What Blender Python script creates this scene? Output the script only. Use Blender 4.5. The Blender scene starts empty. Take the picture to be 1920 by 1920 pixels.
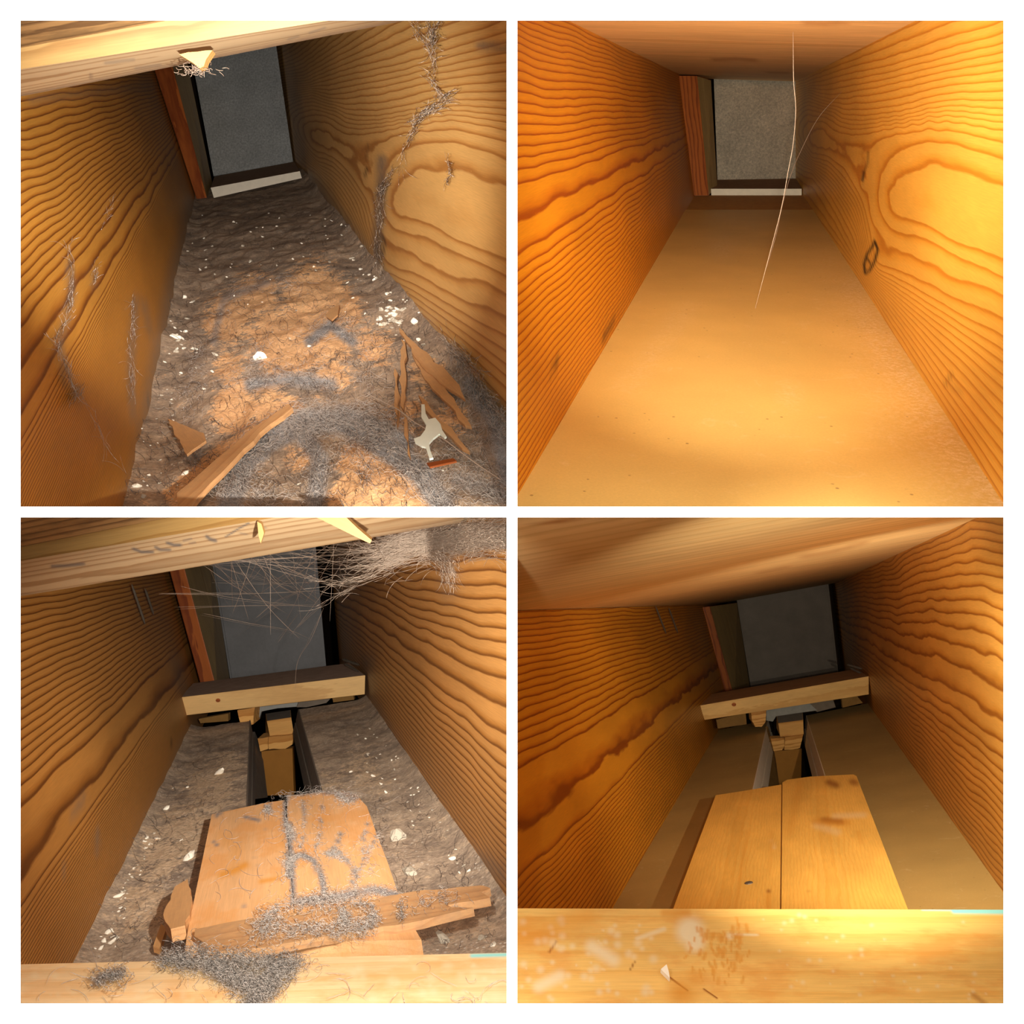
import bpy, bmesh, math, random
import numpy as np
from mathutils import Vector

random.seed(7)
RNG = np.random.default_rng(7)
SC = bpy.context.scene
COL = SC.collection

# ------------------------------------------------------------------ camera, world, exposure, lamps
F = 1600.0                                   # focal length in pixels of the 1920 px frame
cam = bpy.data.cameras.new('camera')
cam.sensor_width = 36.0
cam.lens = 36.0 * F / 1920.0
cam.clip_start = 0.01
cam_o = bpy.data.objects.new('camera', cam)
cam_o.rotation_euler = (math.pi / 2, 0, 0)
COL.objects.link(cam_o)
SC.camera = cam_o
SC.view_settings.view_transform = 'Standard'
SC.view_settings.look = 'None'
SC.view_settings.exposure = 0.0
SC.view_settings.gamma = 1.0
SC.view_settings.use_curve_mapping = False
w = bpy.data.worlds.new('world')
SC.world = w
w.use_nodes = True
w.node_tree.nodes['Background'].inputs[0].default_value = (1, 1, 1, 1)
w.node_tree.nodes['Background'].inputs[1].default_value = 1.15


def lamp(name, kind, loc, power, color=(1, 1, 1), target=None, size=0.01, angle=120, blend=1.0):
    l = bpy.data.lights.new(name, kind)
    l.energy = power
    l.color = color
    l.shadow_soft_size = size
    if kind == 'SPOT':
        l.spot_size = math.radians(angle)
        l.spot_blend = blend
    o = bpy.data.objects.new(name, l)
    o.location = loc
    if target is not None:
        o.rotation_euler = (Vector(target) - Vector(loc)).to_track_quat('-Z', 'Y').to_euler()
    COL.objects.link(o)
    return o


def ray(px, py):
    return np.array([(px - 960.0) / F, 1.0, (960.0 - py) / F])


def P(px, py, Y):
    return ray(px, py) * Y


lamp('head_lamp', 'POINT', (0, 0.0, 0), 12.0, (1.0, 0.96, 0.88), size=0.0008)
lamp('deep_fill_top_left', 'SPOT', P(500, 330, 0.31), 120.0, (1.0, 0.96, 0.9), P(450, 310, 3.0), 0.004, 54)  # added spot that carries light to the far end of the bay
lamp('deep_fill_top_right', 'SPOT', P(1480, 560, 0.31), 72.0, (1.0, 0.95, 0.78), P(1410, 290, 3.0), 0.004, 58)  # added spot, brightens the deep half of the clean bay
lamp('near_fill_top_right', 'SPOT', P(1500, 560, 0.31), 6.0, (1.0, 0.95, 0.78), P(1480, 640, 0.9), 0.004, 110)  # added wide spot for the floor near the mouth
lamp('ceiling_fill_top_right', 'SPOT', P(1440, 840, 0.31), 75.0, (1.0, 0.95, 0.78), P(1430, 60, 2.0), 0.004, 46)  # added spot aimed upward to brighten the ceiling board
lamp('side_spot_bottom_left', 'SPOT', P(790, 1230, 0.31), 56.0, (1.0, 0.95, 0.86), P(530, 1280, 2.2), 0.004, 60)  # added spot into the bay, from the right as the board shadows show
lamp('rail_fill_bottom_left', 'SPOT', P(780, 1450, 0.31), 7.0, (1.0, 0.95, 0.86), P(560, 1760, 0.75), 0.004, 90)  # added fill that lifts the peach rail
lamp('side_spot_bottom_right', 'SPOT', P(1960, 1330, 0.95), 82.0, (1.0, 0.93, 0.74), P(1480, 1350, 5.0), 0.006, 80)  # added spot out of view, on the side the board shadows point to
lamp('deep_fill_bottom_right', 'SPOT', P(1700, 1400, 0.31), 85.0, (1.0, 0.93, 0.74), P(1480, 1260, 5.0), 0.004, 56)  # added fill into the depth and onto the ceiling board
lamp('rail_fill_bottom_right', 'SPOT', P(1720, 1520, 0.31), 3.0, (1.0, 0.93, 0.74), P(1740, 1790, 0.62), 0.004, 70)  # added small spot to brighten the golden rail

# ------------------------------------------------------------------ maths helpers


def nrm(v):
    return v / np.linalg.norm(v)


class Plane:
    def __init__(s, p, n):
        s.p, s.n = np.array(p, float), nrm(np.array(n, float))

    def hit(s, px, py, lift=0.0):
        r = ray(px, py)
        return r * (np.dot(s.p + s.n * lift, s.n) / np.dot(r, s.n))

    def lifted(s, d):
        return Plane(s.p + s.n * d, s.n)


def plane3(a, b, c, toward=(0, 0, 0)):
    a, b, c = map(np.array, (a, b, c))
    n = np.cross(b - a, c - a)
    if np.dot(np.array(toward) - a, n) < 0:
        n = -n
    return Plane(a, n)


class Bay:
    """one joist bay: two joist faces and a floor, all running along the same axis"""

    def __init__(s, V, D, FL, FR, ul, ur, quad):
        s.V, s.D, s.quad = V, D, quad
        s.a = ray(*V)
        s.A, s.B = P(FL[0], FL[1], D), P(FR[0], FR[1], D)
        s.UL = P(FL[0] + ul[0], FL[1] + ul[1], D) - s.A
        s.UR = P(FR[0] + ur[0], FR[1] + ur[1], D) - s.B
        n = np.cross(s.B - s.A, s.a)
        s.floor_p = Plane(s.A, n if n[2] > 0 else -n)
        n = np.cross(s.a, s.UL)
        s.left_p = Plane(s.A, n if n[0] > 0 else -n)
        n = np.cross(s.a, s.UR)
        s.right_p = Plane(s.B, n if n[0] < 0 else -n)

    def floor(s, t, Y):
        return s.A + np.multiply.outer(t, s.B - s.A) + np.multiply.outer(Y - s.D, s.a)

    def side(s, which, h, Y):
        o, u = (s.A, s.UL) if which == 'left' else (s.B, s.UR)
        return o + np.multiply.outer(h, u) + np.multiply.outer(Y - s.D, s.a)

    def side_inv(s, which, co):
        o, u = (s.A, s.UL) if which == 'left' else (s.B, s.UR)
        Y = co[:, 1]
        d = co - o - np.multiply.outer(Y - s.D, s.a)
        return d @ u / np.dot(u, u), Y

    def floor_inv(s, co):
        Y = co[:, 1]
        u = s.B - s.A
        d = co - s.A - np.multiply.outer(Y - s.D, s.a)
        return d @ u / np.dot(u, u), Y


def proj(co):
    return np.stack([960 + F * co[:, 0] / co[:, 1], 960 - F * co[:, 2] / co[:, 1]], 1)


def _hash(ix, iy, seed):
    n = (ix.astype(np.int64) * 374761393 + iy.astype(np.int64) * 668265263 + seed * 974711) & 0x7fffffff
    n = ((n ^ (n >> 13)) * 1274126177) & 0x7fffffff
    return ((n ^ (n >> 16)) & 0xffff) / 65535.0


def vnoise(x, y, seed=0):
    x, y = np.asarray(x, float), np.asarray(y, float)
    ix, iy = np.floor(x), np.floor(y)
    fx, fy = x - ix, y - iy
    fx, fy = fx * fx * (3 - 2 * fx), fy * fy * (3 - 2 * fy)
    a, b = _hash(ix, iy, seed), _hash(ix + 1, iy, seed)
    c, d = _hash(ix, iy + 1, seed), _hash(ix + 1, iy + 1, seed)
    return (a * (1 - fx) + b * fx) * (1 - fy) + (c * (1 - fx) + d * fx) * fy


def fbm(x, y, seed=0, oct=4):
    v, amp, tot = 0.0, 1.0, 0.0
    for i in range(oct):
        v = v + amp * vnoise(x * 2 ** i, y * 2 ** i, seed + i * 17)
        tot += amp
        amp *= 0.5
    return v / tot


def paint(px, strokes):
    """strokes: (polyline, radius, strength); marks of dust and stain on the surface"""
    out = np.zeros(len(px))
    for line, rad, st in strokes:
        line = [line] if isinstance(line[0], (int, float)) else line
        d = np.full(len(px), 1e9)
        if len(line) == 1:
            d = np.hypot(px[:, 0] - line[0][0], px[:, 1] - line[0][1])
        for (x0, y0), (x1, y1) in zip(line[:-1], line[1:]):
            e = np.array([x1 - x0, y1 - y0], float)
            q = px - np.array([x0, y0])
            t = np.clip(q @ e / max(np.dot(e, e), 1e-9), 0, 1)
            d = np.minimum(d, np.linalg.norm(q - t[:, None] * e, axis=1))
        s = np.clip(1 - d / rad, 0, 1)
        out = np.maximum(out, st * s * s * (3 - 2 * s))
    return out


def smooth_path(pts, n=24):
    p = np.array(pts, float)
    if len(p) < 3:
        t = np.linspace(0, 1, n)[:, None]
        return p[0] * (1 - t) + p[-1] * t
    q = np.vstack([2 * p[0] - p[1], p, 2 * p[-1] - p[-2]])
    out = []
    segs = len(p) - 1
    for k in np.linspace(0, segs - 1e-6, n):
        i = int(k)
        t = k - i
        a, b, c, d = q[i], q[i + 1], q[i + 2], q[i + 3]
        out.append(0.5 * ((2 * b) + (c - a) * t + (2 * a - 5 * b + 4 * c - d) * t * t + (3 * b - a - 3 * c + d) * t ** 3))
    return np.array(out)


# ------------------------------------------------------------------ objects


def tag(o, label=None, cat=None, group=None, kind=None):
    if label:
        o['label'] = label
    if cat:
        o['category'] = cat
    if group:
        o['group'] = group
    if kind:
        o['kind'] = kind
    return o


def set_attr(me, name, vals):
    a = me.attributes.new(name, 'FLOAT', 'POINT')
    a.data.foreach_set('value', np.asarray(vals, np.float32))


def set_vec(me, name, vals):
    a = me.attributes.new(name, 'FLOAT_VECTOR', 'POINT')
    a.data.foreach_set('vector', np.asarray(vals, np.float32).ravel())


def coords(me):
    co = np.empty(len(me.vertices) * 3, np.float32)
    me.vertices.foreach_get('co', co)
    return co.reshape(-1, 3).astype(float)


def link(name, me, mats, parent=None):
    for m in (mats if isinstance(mats, (list, tuple)) else [mats]):
        me.materials.append(m)
    o = bpy.data.objects.new(name, me)
    COL.objects.link(o)
    if parent is not None:
        o.parent = parent
    return o


def guv(me, u, v=None, org=None):
    """coordinates of the timber: x along the grain, y and z across it"""
    co = coords(me)
    org = co.mean(0) if org is None else np.array(org)
    u = nrm(np.array(u, float))
    v = np.array((0.1, 0.3, 1.0)) if v is None else np.array(v, float)
    v = nrm(v - u * np.dot(u, v))
    ww = np.cross(u, v)
    d = co - org
    set_vec(me, 'guv', np.stack([d @ u, d @ v, d @ ww], 1))


def mesh_bm(bm, name, smooth=False):
    bmesh.ops.recalc_face_normals(bm, faces=bm.faces[:])
    me = bpy.data.meshes.new(name)
    bm.to_mesh(me)
    bm.free()
    if smooth:
        me.shade_smooth()
    return me


def cut(bm, quad):
    """the bays meet on the partition lines x = 0 and z = 0"""
    sx, sz = quad
    for co, no in (((0.0028 * sx, 0, 0), (-sx, 0, 0)), ((0, 0, 0.0028 * sz), (0, 0, -sz))):
        r = bmesh.ops.bisect_plane(bm, geom=bm.verts[:] + bm.edges[:] + bm.faces[:], plane_co=co, plane_no=no, clear_outer=True, dist=1e-6)
        ed = [e for e in r['geom_cut'] if isinstance(e, bmesh.types.BMEdge) and e.is_boundary]
        if ed:
            bmesh.ops.holes_fill(bm, edges=ed, sides=0)


def grid_solid(name, pts, off, quad=None):
    """pts: (n, m, 3) face grid; off: thickness vector; returns a closed mesh"""
    n, m = pts.shape[:2]
    bm = bmesh.new()
    fr = [[bm.verts.new(pts[i, j]) for j in range(m)] for i in range(n)]
    bk = [[bm.verts.new(pts[i, j] + off) if (i in (0, n - 1) or j in (0, m - 1)) else None for j in range(m)] for i in range(n)]
    for i in range(n - 1):
        for j in range(m - 1):
            bm.faces.new((fr[i][j], fr[i + 1][j], fr[i + 1][j + 1], fr[i][j + 1]))
    ring = [(i, 0) for i in range(n)] + [(n - 1, j) for j in range(1, m)] + [(i, m - 1) for i in range(n - 2, -1, -1)] + [(0, j) for j in range(m - 2, 0, -1)]
    for (a, b), (c, d) in zip(ring, ring[1:] + ring[:1]):
        bm.faces.new((fr[a][b], fr[c][d], bk[c][d], bk[a][b]))
    bm.faces.new([bk[a][b] for a, b in reversed(ring)])
    if quad:
        cut(bm, quad)
    return mesh_bm(bm, name)


def loft(name, secA, secB, mats, parent=None, u=None, bev=0.0, quad=None, matf=None, v=None):
    """a squared timber or strip between two end sections (lists of 3D points)"""
    bm = bmesh.new()
    a = [bm.verts.new(p) for p in secA]
    b = [bm.verts.new(p) for p in secB]
    k = len(a)
    fs = []
    for i in range(k):
        f = bm.faces.new((a[i], a[(i + 1) % k], b[(i + 1) % k], b[i]))
        f.material_index = matf[i] if matf else 0
        fs.append(f)
    bm.faces.new(a[::-1])
    bm.faces.new(b)
    if bev:
        bmesh.ops.bevel(bm, geom=bm.edges[:], offset=bev, segments=2, affect='EDGES', profile=0.6)
    if quad:
        cut(bm, quad)
    me = mesh_bm(bm, name)
    if u is None:
        u = np.mean(secB, 0) - np.mean(secA, 0)
    guv(me, u, v)
    return link(name, me, mats, parent)


def slab(name, outline, plane, thick, mat, parent=None, u=None, bev=0.0, lift=0.0, edge_mat=None, smooth=False, jag=0.0, quad=None, dusty=0.0):
    """a flat piece lying with its top face in a plane; outline in photo pixels projected on that plane"""
    pl = plane.lifted(lift) if lift else plane
    top = [pl.hit(*p) for p in outline]
    if jag:
        t2 = []
        for i, p in enumerate(top):
            q = top[(i + 1) % len(top)]
            L = np.linalg.norm(q - p)
            k = max(1, int(L / jag))
            for j in range(k):
                t2.append(p + (q - p) * j / k + (RNG.normal(0, jag * 0.07, 3) * (j > 0)))
        top = [p - pl.n * np.dot(p - pl.p, pl.n) for p in t2]
    bm = bmesh.new()
    a = [bm.verts.new(p) for p in top]
    b = [bm.verts.new(p - pl.n * thick) for p in top]
    bm.faces.new(a)
    bm.faces.new(b[::-1])
    for i in range(len(a)):
        j = (i + 1) % len(a)
        f = bm.faces.new((a[i], b[i], b[j], a[j]))
        if edge_mat is not None:
            f.material_index = 1
    if bev:
        ed = [e for e in bm.edges if e.verts[0] in a and e.verts[1] in a]
        bmesh.ops.bevel(bm, geom=ed, offset=bev, segments=2, affect='EDGES', profile=0.6)
    if quad:
        cut(bm, quad)
    me = mesh_bm(bm, name)
    if u is None:
        tc = np.array(top) - np.mean(top, 0)
        u = np.linalg.svd(tc, full_matrices=False)[2][0]
    guv(me, u, np.cross(pl.n, nrm(np.array(u, float))), org=top[0])
    set_attr(me, 'dust', np.full(len(me.vertices), dusty))
    return link(name, me, [mat, edge_mat] if edge_mat is not None else mat, parent)


def tubes(name, paths, rad, mat, parent=None, sides=3):
    V, Fc, base = [], [], 0
    for k, p in enumerate(paths):
        p = np.asarray(p, float)
        n = len(p)
        r = rad[k] if hasattr(rad, '__len__') else rad
        t = np.gradient(p, axis=0)
        t /= np.linalg.norm(t, axis=1)[:, None] + 1e-12
        ref = np.array([0.31, 0.52, 0.79])
        x = np.cross(t, ref)
        x /= np.linalg.norm(x, axis=1)[:, None] + 1e-9
        y = np.cross(t, x)
        prof = r * np.interp(np.linspace(0, 1, n), [0, .12, .88, 1], [.35, 1, 1, .35])[:, None]
        for s in range(sides):
            an = 2 * math.pi * s / sides
            V.append(p + prof * (x * math.cos(an) + y * math.sin(an)))
        i = np.arange(n - 1)
        for s in range(sides):
            s2 = (s + 1) % sides
            Fc.append(np.stack([base + s * n + i, base + s * n + i + 1, base + s2 * n + i + 1, base + s2 * n + i], 1))
        base += n * sides
    V, Fc = np.vstack(V), np.vstack(Fc)
    me = bpy.data.meshes.new(name)
    me.vertices.add(len(V))
    me.vertices.foreach_set('co', V.astype(np.float32).ravel())
    me.loops.add(Fc.size)
    me.loops.foreach_set('vertex_index', Fc.astype(np.int32).ravel())
    me.polygons.add(len(Fc))
    me.polygons.foreach_set('loop_start', np.arange(0, Fc.size, 4, dtype=np.int32))
    me.update(calc_edges=True)
    me.validate()
    return link(name, me, mat, parent)


# ------------------------------------------------------------------ materials


def lin(r, g, b):
    f = lambda c: (c / 255 / 12.92) if c / 255 <= 0.04045 else ((c / 255 + 0.055) / 1.055) ** 2.4
    return (f(r), f(g), f(b), 1.0)


class NT:
    def __init__(s, name, rough=0.6, spec=0.3, metal=0.0):
        s.m = bpy.data.materials.new(name)
        s.m.use_nodes = True
        s.t = s.m.node_tree
        s.b = s.t.nodes['Principled BSDF']
        s.b.inputs['Roughness'].default_value = rough
        s.b.inputs['Specular IOR Level'].default_value = spec
        s.b.inputs['Metallic'].default_value = metal

    def n(s, typ, **kw):
        nd = s.t.nodes.new(typ)
        for k, v in kw.items():
            setattr(nd, k, v)
        return nd

    def l(s, a, b):
        s.t.links.new(a, b)

    def put(s, sock, v):
        if hasattr(v, 'is_output') or isinstance(v, bpy.types.NodeSocket):
            s.l(v, sock)
        else:
            sock.default_value = v

    def math(s, op, a, b=0.0, c=0.0, clamp=False):
        nd = s.n('ShaderNodeMath', operation=op, use_clamp=clamp)
        for i, v in enumerate((a, b, c)):
            s.put(nd.inputs[i], v)
        return nd.outputs[0]

    def attr(s, name, out='Fac'):
        return s.n('ShaderNodeAttribute', attribute_name=name, attribute_type='GEOMETRY').outputs[out]

    def scale(s, vec, sc):
        nd = s.n('ShaderNodeVectorMath', operation='MULTIPLY')
        s.l(vec, nd.inputs[0])
        nd.inputs[1].default_value = sc
        return nd.outputs[0]

    def noise(s, vec, scale=1.0, detail=3.0, rough=0.55, dist=0.0):
        nd = s.n('ShaderNodeTexNoise')
        s.l(vec, nd.inputs['Vector'])
        nd.inputs['Scale'].default_value = scale
        nd.inputs['Detail'].default_value = detail
        nd.inputs['Roughness'].default_value = rough
        nd.inputs['Distortion'].default_value = dist
        return nd.outputs[0]

    def ramp(s, fac, stops, interp='LINEAR'):
        nd = s.n('ShaderNodeValToRGB')
        s.put(nd.inputs[0], fac)
        cr = nd.color_ramp
        cr.interpolation = interp
        while len(cr.elements) < len(stops):
            cr.elements.new(0.5)
        for e, (p, c) in zip(cr.elements, stops):
            e.position = p
            e.color = c if hasattr(c, '__len__') else (c, c, c, 1)
        return nd.outputs[0]

    def mix(s, fac, a, b, mode='MIX'):
        nd = s.n('ShaderNodeMix', data_type='RGBA', blend_type=mode)
        s.put(nd.inputs[0], fac)
        s.put(nd.inputs[6], a)
        s.put(nd.inputs[7], b)
        return nd.outputs[2]

    def obj(s):
        return s.n('ShaderNodeTexCoord').outputs['Object']

    def bump(s, h, strength=0.2, dist=0.002):
        nd = s.n('ShaderNodeBump')
        nd.inputs['Strength'].default_value = strength
        nd.inputs['Distance'].default_value = dist
        s.l(h, nd.inputs['Height'])
        s.l(nd.outputs[0], s.b.inputs['Normal'])

    def col(s, c):
        s.put(s.b.inputs['Base Color'], c)
        return s.m


def ring_wood(name, early, mid, late, rough=0.5, dust=None, dustcol=None, spec=0.3):
    """joist face: yearly rings from the 'ring' attribute, dust from 'dust'"""
    t = NT(name, rough, spec)
    g = t.attr('guv', 'Vector')
    r = t.attr('ring')
    n1 = t.noise(t.scale(g, (5, 22, 1)), 1.0, 2, 0.5)
    n2 = t.noise(t.scale(g, (28, 160, 1)), 1.0, 2, 0.6)
    r = t.math('ADD', r, t.math('MULTIPLY_ADD', n1, 0.6, -0.3))
    r = t.math('ADD', r, t.math('MULTIPLY_ADD', n2, 0.06, -0.03))
    fr = t.math('FRACT', r)
    c = t.ramp(fr, [(0.0, early), (0.46, early), (0.72, mid), (0.86, late), (0.93, late), (1.0, early)])
    tone = t.noise(t.scale(g, (2.2, 9, 1)), 1.0, 3)
    c = t.mix(1.0, c, t.ramp(tone, [(0.25, 0.80), (0.75, 1.12)]), 'MULTIPLY')
    st = t.noise(t.scale(g, (26, 900, 1)), 1.0, 2)
    c = t.mix(1.0, c, t.ramp(st, [(0.3, 0.88), (0.7, 1.06)]), 'MULTIPLY')
    fl = t.noise(t.scale(g, (90, 300, 1)), 1.0, 2)
    c = t.mix(t.math('MULTIPLY', t.ramp(fl, [(0.70, 0.0), (0.76, 1.0)]), 0.30), c, early)
    k = t.attr('knot')
    c = t.mix(t.math('MINIMUM', k, 1.0), c, (0.035, 0.012, 0.003, 1))
    if dustcol:
        d = t.attr('dust')
        dn = t.noise(t.scale(g, (60, 60, 60)), 1.0, 4, 0.7)
        d = t.math('MULTIPLY', d, t.math('MULTIPLY_ADD', dn, 1.6, 0.2), clamp=True)
        c = t.mix(d, c, dustcol)
    t.bump(t.math('ADD', fr, t.math('MULTIPLY', st, 0.5)), 0.06, 0.002)
    return t.col(c)


def wood(name, early, late, freq=90.0, cy=0.02, cz=0.05, rough=0.55, stain=None, stain_amt=0.5, dustcol=None, spec=0.3, contrast=1.0):
    """sawn timber from its own grain coordinates"""
    t = NT(name, rough, spec)
    g = t.attr('guv', 'Vector')
    sp = t.n('ShaderNodeSeparateXYZ')
    t.l(g, sp.inputs[0])
    wob = t.noise(t.scale(g, (3.0, 10, 10)), 1.0, 3)
    y = t.math('ADD', sp.outputs[1], t.math('MULTIPLY_ADD', wob, 0.03, -cy))
    z = t.math('ADD', sp.outputs[2], cz)
    rr = t.math('SQRT', t.math('ADD', t.math('MULTIPLY', y, y), t.math('MULTIPLY', z, z)))
    n2 = t.noise(t.scale(g, (20, 120, 120)), 1.0, 2)
    fr = t.math('FRACT', t.math('ADD', t.math('MULTIPLY', rr, freq), t.math('MULTIPLY', n2, 0.4)))
    c = t.ramp(fr, [(0.0, early), (0.5, early), (0.88, late), (0.95, late), (1.0, early)])
    if contrast < 1:
        c = t.mix(1 - contrast, c, early)
    tone = t.noise(t.scale(g, (4, 16, 16)), 1.0, 4)
    c = t.mix(1.0, c, t.ramp(tone, [(0.25, 0.82), (0.75, 1.12)]), 'MULTIPLY')
    st = t.noise(t.scale(g, (30, 900, 900)), 1.0, 2)
    c = t.mix(1.0, c, t.ramp(st, [(0.3, 0.9), (0.7, 1.05)]), 'MULTIPLY')
    if stain:
        sn = t.noise(t.scale(g, (14, 26, 26)), 1.0, 5, 0.65)
        c = t.mix(t.math('MULTIPLY', t.ramp(sn, [(0.5, 0.0), (0.62, 1.0)]), stain_amt), c, stain)
    k = t.attr('knot')
    c = t.mix(t.math('MINIMUM', k, 1.0), c, (0.30, 0.09, 0.015, 1))
    p = t.attr('pale')
    c = t.mix(t.math('MINIMUM', p, 1.0), c, (0.80, 0.66, 0.42, 1))
    o = t.attr('amber')
    c = t.mix(t.math('MINIMUM', o, 1.0), c, (0.68, 0.27, 0.03, 1))
    b = t.attr('teal')
    c = t.mix(t.math('MINIMUM', b, 1.0), c, (0.28, 0.66, 0.62, 1))
    ink = t.attr('ink')
    c = t.mix(t.math('MINIMUM', ink, 1.0), c, (0.07, 0.075, 0.085, 1))
    if dustcol:
        d = t.attr('dust')
        dn = t.noise(t.scale(g, (110, 110, 110)), 1.0, 4, 0.7)
        d = t.math('MULTIPLY', d, t.math('MULTIPLY_ADD', dn, 2.0, 0.1), clamp=True)
        c = t.mix(d, c, dustcol)
    t.bump(st, 0.08, 0.001)
    return t.col(c)


def plain(name, c, rough=0.7, spec=0.3, metal=0.0, var=0.15, sc=40.0):
    t = NT(name, rough, spec, metal)
    n = t.noise(t.obj(), sc, 4, 0.65)
    return t.col(t.mix(1.0, c, t.ramp(n, [(0.25, 1 - var), (0.75, 1 + var)]), 'MULTIPLY'))


def dust_floor(name, dark, mid, tan, speck, rough=0.95, stain=(0.5, 0.3, 0.1, 1)):
    """old board under felted dust: 'tan' attribute = bare board, 'fuzz' = grey felt"""
    t = NT(name, rough, 0.08)
    o = t.obj()
    big = t.noise(o, 9, 5, 0.65)
    med = t.noise(o, 42, 5, 0.7)
    fin = t.noise(o, 210, 4, 0.75)
    base = t.mix(t.ramp(t.math('ADD', t.math('MULTIPLY', big, 0.5), t.math('MULTIPLY', med, 0.5)), [(0.40, 0.0), (0.60, 1.0)]), dark, mid)
    a = t.attr('tan')
    k = t.math('ADD', a, t.math('MULTIPLY_ADD', med, 1.7, -0.85))
    k = t.math('ADD', k, t.math('MULTIPLY_ADD', fin, 0.9, -0.45))
    k = t.ramp(k, [(0.42, 0.0), (0.66, 1.0)])
    c = t.mix(k, base, t.mix(big, tan, t.ramp(med, [(0.3, tan), (0.8, stain)])))
    fz = t.math('ADD', t.attr('fuzz'), t.math('MULTIPLY_ADD', fin, 0.8, -0.4))
    c = t.mix(t.ramp(fz, [(0.35, 0.0), (0.75, 1.0)]), c, lin(142, 138, 136))
    v = t.n('ShaderNodeTexVoronoi')
    t.l(o, v.inputs['Vector'])
    v.inputs['Scale'].default_value = 150
    sp = t.math('MULTIPLY', t.ramp(v.outputs['Distance'], [(0.16, 1.0), (0.24, 0.0)]), t.ramp(t.noise(o, 16, 3), [(0.5, 0.0), (0.62, 1.0)]))
    c = t.mix(t.math('MULTIPLY', sp, 0.8), c, speck)
    c = t.mix(1.0, c, t.ramp(fin, [(0.3, 0.62), (0.7, 1.25)]), 'MULTIPLY')
    t.bump(t.math('ADD', fin, t.math('MULTIPLY', med, 1.0)), 0.32, 0.004)
    return t.col(c)


def hardboard(name, base, rough=0.42):
    t = NT(name, rough, 0.4)
    o = t.obj()
    n = t.noise(o, 5, 3)
    f = t.noise(o, 420, 3, 0.7)
    c = t.mix(1.0, base, t.ramp(n, [(0.3, 0.9), (0.7, 1.08)]), 'MULTIPLY')
    c = t.mix(1.0, c, t.ramp(f, [(0.3, 0.93), (0.7, 1.05)]), 'MULTIPLY')
    s = t.noise(o, 26, 5, 0.7, 1.5)
    c = t.mix(t.math('MULTIPLY', t.ramp(s, [(0.60, 0.0), (0.72, 1.0)]), 0.16), c, (0.9, 0.75, 0.5, 1))
    d = t.math('MULTIPLY', t.attr('dust'), t.ramp(t.noise(o, 170, 4, 0.8), [(0.45, 0.0), (0.7, 1.0)]))
    c = t.mix(d, c, (0.82, 0.66, 0.42, 1))
    v = t.n('ShaderNodeTexVoronoi')
    t.l(o, v.inputs['Vector'])
    v.inputs['Scale'].default_value = 55
    sp = t.math('MULTIPLY', t.ramp(v.outputs['Distance'], [(0.07, 1.0), (0.10, 0.0)]), t.ramp(t.noise(o, 11, 2), [(0.52, 0.0), (0.56, 1.0)]))
    c = t.mix(t.math('MULTIPLY', sp, 0.7), c, (0.16, 0.08, 0.03, 1))
    t.bump(f, 0.04, 0.001)
    return t.col(c)


def galv(name, c, rough=0.36, sparkle=0.3, metal=0.8):
    t = NT(name, rough, 0.5, metal)
    o = t.obj()
    n = t.noise(o, 130, 4, 0.85)
    b = t.noise(o, 8, 4, 0.6)
    cc = t.mix(1.0, c, t.ramp(n, [(0.3, 1 - sparkle), (0.7, 1 + sparkle)]), 'MULTIPLY')
    cc = t.mix(1.0, cc, t.ramp(b, [(0.3, 0.85), (0.7, 1.1)]), 'MULTIPLY')
    t.put(t.b.inputs['Roughness'], t.ramp(n, [(0.2, rough - 0.1), (0.8, rough + 0.15)]))
    t.bump(n, 0.12, 0.002)
    return t.col(cc)


DUST = lin(112, 100, 90)
M = {}
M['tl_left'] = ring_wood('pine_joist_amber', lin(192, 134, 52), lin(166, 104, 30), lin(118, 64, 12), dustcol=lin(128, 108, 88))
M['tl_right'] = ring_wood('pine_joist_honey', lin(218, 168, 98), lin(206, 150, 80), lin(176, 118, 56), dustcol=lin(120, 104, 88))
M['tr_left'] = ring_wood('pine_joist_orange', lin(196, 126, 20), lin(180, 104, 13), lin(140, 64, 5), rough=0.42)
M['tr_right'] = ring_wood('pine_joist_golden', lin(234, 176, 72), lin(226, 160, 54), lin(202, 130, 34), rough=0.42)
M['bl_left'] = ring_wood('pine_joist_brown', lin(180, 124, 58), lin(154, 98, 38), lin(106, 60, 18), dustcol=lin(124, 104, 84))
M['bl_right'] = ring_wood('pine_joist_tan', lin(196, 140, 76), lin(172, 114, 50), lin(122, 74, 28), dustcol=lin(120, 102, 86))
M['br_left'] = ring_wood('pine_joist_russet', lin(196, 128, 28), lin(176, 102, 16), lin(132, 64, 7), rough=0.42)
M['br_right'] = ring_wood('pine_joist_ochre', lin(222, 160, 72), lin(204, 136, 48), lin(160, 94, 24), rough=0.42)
M['beam_face'] = wood('sawn_spruce', lin(122, 94, 52), lin(106, 76, 36), 60)
M['beam_under'] = wood('weathered_spruce', lin(178, 152, 116), lin(148, 116, 80), 90, dustcol=lin(110, 90, 76))
M['subfloor'] = wood('rough_subfloor', lin(146, 112, 70), lin(96, 68, 40), 70, stain=lin(60, 40, 24))
M['tr_ceiling'] = wood('pine_ceiling_board', lin(226, 182, 122), lin(200, 148, 84), 40, cz=0.09, contrast=0.7)
M['br_ceiling'] = wood('pine_ceiling_plank', lin(224, 186, 128), lin(202, 158, 96), 22, cz=0.07, contrast=0.6)
M['batten'] = wood('red_batten', lin(160, 84, 32), lin(120, 54, 18), 90)
M['olive_wood'] = wood('dull_board', lin(186, 156, 100), lin(150, 118, 66), 90)
M['cross'] = wood('pale_spruce', lin(216, 170, 104), lin(192, 140, 74), 70, contrast=0.6)
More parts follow.
